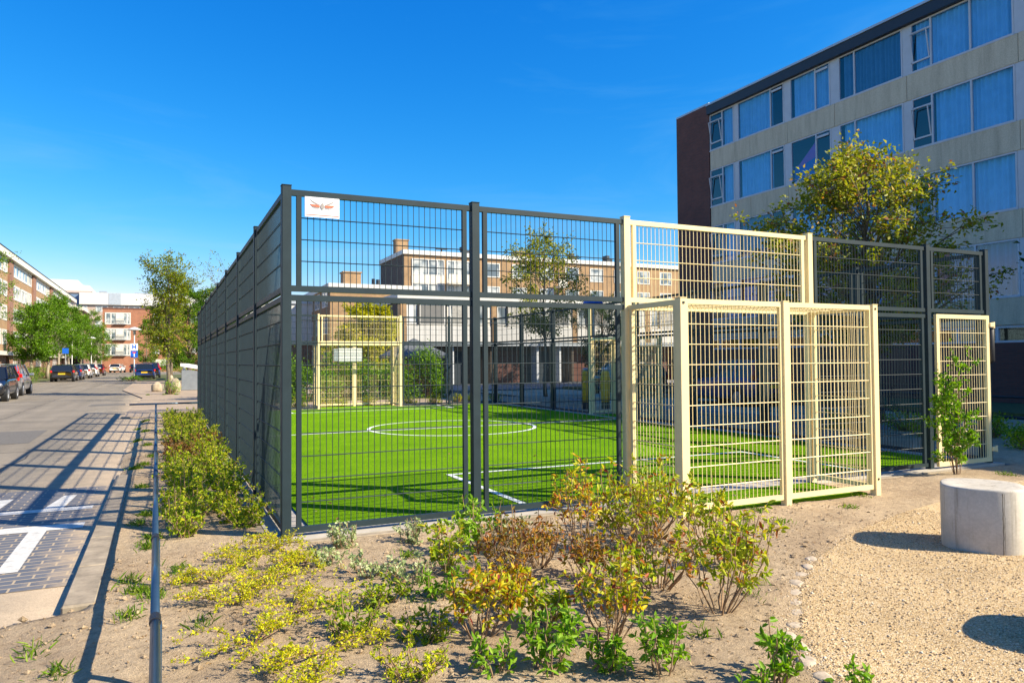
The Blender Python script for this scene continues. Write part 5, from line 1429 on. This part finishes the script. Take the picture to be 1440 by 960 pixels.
for k,(x,y,h,w,lm,ns,nl,ls,ba,l) in enumerate([
  (.86,-1.62,.42,.40,'olive',12,420,.044,.3,'yellow green shrub between the pale variegated clump and the rust brown shrub'),
  (1.50,-1.78,.48,.40,'rust',18,420,.040,.4,'thin rusty shrub just right of the rust brown twiggy one'),
  (.98,-2.82,.34,.34,'olive',10,330,.044,.35,'small yellow green shrub between the two nearest orange tinged shrubs'),
  (1.62,-2.72,.46,.40,'olive',14,360,.046,.45,'bare legged yellow green shrub between the centre shrub and the arching one'),
  (1.66,-2.22,.44,.42,'rust',16,330,.042,.5,'low twiggy brown shrub behind the dense stemmed centre shrub'),
  (2.72,-2.35,.40,.36,'olive',12,340,.046,.4,'small yellow shrub rightmost of the group before the goal'),
  (.30,-2.72,.22,.40,'bed',12,460,.032,.15,'low leafy green clump left of the nearest red and yellow shrub'),
  (.28,-2.02,.20,.36,'bed',10,380,.030,.15,'low green clump at the left edge of the pale variegated plants'),
  (1.02,-3.42,.22,.26,'fresh',8,230,.042,.3,'small bright green shrub between the two larger bright green ones'),
  (.62,-2.12,.24,.34,'fresh',9,260,.040,.25,'small fresh green plant just behind the red and yellow shrub')]):
    make_shrub('deciduous_shrub' if lm in ('olive','rust') else 'green_shrub',l,B(x,y),h,w,L[lm],ns,nl,ls,400+k,bare=ba,tint=(.5,.26),twigs=3)
make_shrub('tall_shrub','tall slender green shrub with several bare stems in front of the gate',B(8.07,-.52),2.02,.44,L['fresh'],10,2300,.055,380,bare=.25,tint=(.4,.25),twigs=9)

# ------------------------------------------------------------------ loose cover: weeds, pebbles, litter
def grass_tufts():
    g=np.random.default_rng(77); P=[];D=[]
    sp=[(-1.12,-1.6,26),(-1.08,-1.05,40),(-1.15,-.75,24),(-1.05,.2,40),(-1.02,.5,40),(-1.15,1.2,24),(-1.08,1.7,40),(-1.3,5.2,60),(-1.2,5.6,50),(-1.1,6.6,50),(-1.4,-2.3,18),(-1.55,-1.9,14),(-1.2,8.4,50),(-1.4,9.5,60),(-1.3,11.5,60),(-1.5,12.6,60),(-1.35,14.4,70),(-.85,-.6,26),(-.8,-.9,22),(-1.18,3.4,40),(-1.0,-1.25,30),
        (.75,-1.05,20),(3.9,-1.2,14),(4.3,-1.0,16),(5.2,-1.3,14),(4.9,-.8,14),(5.9,-.9,12),(4.1,-1.5,12),(7.4,-.9,16),(8.6,-.8,18),(2.6,-2.75,8),(2.35,-3.0,8),(-.9,31.8,80),(-.4,31.6,60),(-1.6,31.9,60),(1.7,-3.3,10),(.2,-2.1,18),(.9,-3.0,16),(.45,-2.0,20),(-.75,-1.9,14),(-1.3,-2.9,12)]
    for x,y,n in sp:
        m=int(n*3.2); p=np.stack([g.normal(x,.04,m),g.normal(y,.06,m),np.zeros(m)],1)
        p[:,2]=[soil_z(a,b)-.004 if b<18 else -.01 for a,b in p[:,:2]]
        P.append(p); d=g.normal(0,.55,(m,3)); d[:,2]=1; D.append(d)
    P=np.concatenate(P);D=np.concatenate(D)
    o=leaves('weeds',P,D,.055,L['grass'],None,aspect=.05,detail=True,g=g,droop=.4,jitter=.35)
    tag(o,'scattered tufts of grass and small weeds on the bare soil','weeds',kind='stuff')
grass_tufts()
def pebbles():
    g=np.random.default_rng(88); n=24000
    V=[];F=[]
    oct_=np.array([(1,0,0),(0,1,0),(-1,0,0),(0,-1,0),(0,0,1),(0,0,-1)],float); fo=np.array([(0,1,4),(1,2,4),(2,3,4),(3,0,4),(1,0,5),(2,1,5),(3,2,5),(0,3,5)])
    ys=-4.6+2.9*g.random(n*2); xs=1.4+4.4*g.random(n*2)
    ex=np.array([edge_x(y) for y in ys]); ok=(xs>ex+.06); xs=xs[ok][:n];ys=ys[ok][:n]; n=len(xs)
    m=3500; y2=-4.4+2.7*g.random(m); x2=np.array([edge_x(y) for y in y2])+g.normal(.02,.09,m)
    zz=np.zeros(n); xs=np.concatenate([xs,x2]); ys=np.concatenate([ys,y2]); zz=np.concatenate([zz,np.array([max(soil_z(x,y),.004 if x>edge_x(y)+.05 else -1)-.006 for x,y in zip(x2,y2)])]); n=len(xs)
    s=.0018+g.exponential(.0016,n); s=np.minimum(s,.011); sc=np.stack([s*g.uniform(.8,1.4,n),s*g.uniform(.8,1.4,n),s*.7],1)
    a=g.uniform(0,6.28,n); c,sn=np.cos(a),np.sin(a)
    q=oct_[None]*sc[:,None]+g.normal(0,1,(n,6,3))*s[:,None,None]*.15
    X=q[...,0]*c[:,None]-q[...,1]*sn[:,None]+xs[:,None]; Y=q[...,0]*sn[:,None]+q[...,1]*c[:,None]+ys[:,None]; Z=q[...,2]+.007+zz[:,None]
    V=np.stack([X,Y,Z],-1).reshape(-1,3); F=(np.arange(n)[:,None,None]*6+fo[None]).reshape(-1,3)
    me=bpy.data.meshes.new('gravel'); me.vertices.add(len(V)); me.vertices.foreach_set('co',V.astype(np.float32).ravel())
    me.loops.add(F.size); me.loops.foreach_set('vertex_index',F.astype(np.int32).ravel()); me.polygons.add(len(F)); me.polygons.foreach_set('loop_start',np.arange(len(F),dtype=np.int32)*3); me.update(calc_edges=True)
    at=me.attributes.new('tint','FLOAT','FACE'); at.data.foreach_set('value',np.repeat(g.random(n),8).astype(np.float32))
    m,nt,b=new_mat('pebble'); b.inputs['Roughness'].default_value=.85
    aa=N(nt,'ShaderNodeAttribute',attribute_name='tint'); nt.links.new(ramp(nt,aa.outputs['Fac'],[(0,(.25,.17,.09)),(.4,(.52,.37,.2)),(.8,(.64,.49,.30)),(1,(.7,.62,.5))]),b.inputs['Base Color'])
    me.materials.append(m); o=bpy.data.objects.new('gravel',me); COL.objects.link(o)
    tag(o,'loose yellow gravel stones covering the path','gravel',kind='stuff')
pebbles()
def litter():
    g=np.random.default_rng(99); n=2400
    xs=g.uniform(-1.25,4.2,n); ys=g.uniform(-3.9,-.15,n); ok=np.array([x<edge_x(y)-.02 for x,y in zip(xs,ys)]); xs=xs[ok];ys=ys[ok]
    P=np.array([(x,y,soil_z(x,y)+.004) for x,y in zip(xs,ys)]); D=g.normal(0,1,(len(P),3)); D[:,2]*=.15
    o=leaves('leaf_litter',P,D,.022,L['dry'],None,aspect=.35,detail=False,g=g,up=2.5,jitter=.1)
    tag(o,'small dry leaves and bits lying on the soil','litter',kind='stuff')
    m=140; P=np.stack([g.uniform(.4,9.2,m),.35+16*g.random(m)**1.6,np.full(m,.03)],1); D=g.normal(0,1,(m,3)); D[:,2]*=.2
    o=leaves('fallen_leaves',P,D,.045,L['dry'],None,aspect=.5,detail=True,g=g,up=2.,jitter=.1)
    tag(o,'a few dry fallen leaves scattered on the artificial turf','leaves',kind='stuff')
    # clods of earth
    oct_=np.array([(1,0,0),(0,1,0),(-1,0,0),(0,-1,0),(0,0,1),(0,0,-1)],float); fo=np.array([(0,1,4),(1,2,4),(2,3,4),(3,0,4),(1,0,5),(2,1,5),(3,2,5),(0,3,5)])
    n=6800; xs=g.uniform(-2.2,5.5,n); ys=-4.6+4.4*g.random(n); ok=np.array([x<edge_x(y)-.03 and soil_z(x,y)>ROAD-.03 for x,y in zip(xs,ys)]); xs=xs[ok];ys=ys[ok]; n=len(xs)
    zs=np.array([soil_z(x,y) for x,y in zip(xs,ys)]); s=.0035+g.exponential(.0035,n); s=np.minimum(s,.02)
    q=oct_[None]*np.stack([s*1.2,s*1.1,s*.8],1)[:,None]+g.normal(0,1,(n,6,3))*s[:,None,None]*.25
    V=(q+np.stack([xs,ys,zs+s*.3],1)[:,None]).reshape(-1,3); F=(np.arange(n)[:,None,None]*6+fo[None]).reshape(-1,3)
    me=bpy.data.meshes.new('soil_clods'); me.from_pydata(V.tolist(),[],F.tolist()); me.materials.append(M['soil']); me.update()
    o=bpy.data.objects.new('soil_clods',me); COL.objects.link(o); tag(o,'crumbs of dry earth lying on the soil','soil',kind='stuff')
litter()

# ------------------------------------------------------------------ light, sky, camera
w=bpy.data.worlds.new('World'); scene.world=w; w.use_nodes=True
nt=w.node_tree; bg=nt.nodes['Background']
SUN_EL=36.0; sd=Vector((.743,-.67,0)).normalized()
sky=nt.nodes.new('ShaderNodeTexSky'); sky.sky_type='NISHITA'; sky.sun_disc=False
sky.sun_elevation=R(SUN_EL); sky.sun_rotation=math.atan2(sd.x,sd.y); sky.altitude=0; sky.air_density=1.0; sky.dust_density=.6; sky.ozone_density=2.5
hs=nt.nodes.new('ShaderNodeHueSaturation'); hs.inputs['Saturation'].default_value=1.22
nt.links.new(sky.outputs[0],hs.inputs['Color'])
tc=nt.nodes.new('ShaderNodeTexCoord'); mp=nt.nodes.new('ShaderNodeMapping'); mp.inputs['Scale'].default_value=(1.1,1.6,7.); mp.inputs['Rotation'].default_value=(0,R(10),R(25))
nt.links.new(tc.outputs['Generated'],mp.inputs[0])
cn=N(nt,'ShaderNodeTexNoise',Scale=1.6,Detail=7.,Roughness=.6,Distortion=.6); nt.links.new(mp.outputs[0],cn.inputs['Vector'])
cf=N(nt,'ShaderNodeMapRange',**{'From Min':.50,'From Max':.80,'To Min':0.,'To Max':.10}); nt.links.new(cn.outputs['Fac'],cf.inputs[0])
skyc=mixc(nt,1.,hs.outputs[0],(.66,.90,1.12),'MULTIPLY')
m1=mixc(nt,1.,mixc(nt,cf.outputs[0],skyc,(5.2,5.6,6.0)),(.22,.22,.22),'MULTIPLY')
sc_=nt.nodes.new('ShaderNodeSeparateColor'); nt.links.new(m1,sc_.inputs[0])
cc_=nt.nodes.new('ShaderNodeCombineColor')
for i,(p_,a_,mx_) in enumerate(((2.35,13.4,.62),(1.10,4.05,1.4),(.66,4.4,2.))):
    mn=N(nt,'ShaderNodeMath',operation='MINIMUM'); mn.inputs[1].default_value=mx_; nt.links.new(sc_.outputs[i],mn.inputs[0])
    pw=N(nt,'ShaderNodeMath',operation='POWER'); pw.inputs[1].default_value=p_; nt.links.new(mn.outputs[0],pw.inputs[0])
    ml=N(nt,'ShaderNodeMath',operation='MULTIPLY'); ml.inputs[1].default_value=a_; nt.links.new(pw.outputs[0],ml.inputs[0]); nt.links.new(ml.outputs[0],cc_.inputs[i])
nt.links.new(cc_.outputs[0],bg.inputs[0]); bg.inputs[1].default_value=.10
sl=bpy.data.lights.new('sun','SUN'); sl.energy=5.0; sl.angle=R(.5); sl.color=(1,.89,.70)
so=bpy.data.objects.new('sun',sl); COL.objects.link(so)
ce=math.cos(R(SUN_EL)); d=Vector((sd.x*ce,sd.y*ce,math.sin(R(SUN_EL))))
so.rotation_euler=d.to_track_quat('Z','Y').to_euler(); so.location=(20,-20,30)

cam=bpy.data.cameras.new('camera'); co=bpy.data.objects.new('camera',cam); COL.objects.link(co); scene.camera=co
cam.sensor_width=36; cam.lens=1030.44/1440*36; cam.clip_start=.05; cam.clip_end=3000
yaw,pitch,roll=.4439,.0258,-.0075
f=Vector((math.sin(yaw)*math.cos(pitch),math.cos(yaw)*math.cos(pitch),math.sin(pitch)))
r=Vector((math.cos(yaw),-math.sin(yaw),0)); u=r.cross(f)
r2=r*math.cos(roll)+u*math.sin(roll); u2=-r*math.sin(roll)+u*math.cos(roll)
from mathutils import Matrix
mt=Matrix(((r2.x,u2.x,-f.x),(r2.y,u2.y,-f.y),(r2.z,u2.z,-f.z))).to_4x4(); mt.translation=Vector((-.9431,-6.4748,1.4843))
co.matrix_world=mt
vs=scene.view_settings; scene.display_settings.display_device='sRGB'
vs.view_transform='Standard'; vs.look='None'; vs.exposure=1.05; vs.gamma=1; vs.use_curve_mapping=False
scene.render.engine='CYCLES'; scene.cycles.max_bounces=8; scene.cycles.transparent_max_bounces=16; scene.cycles.use_denoising=True
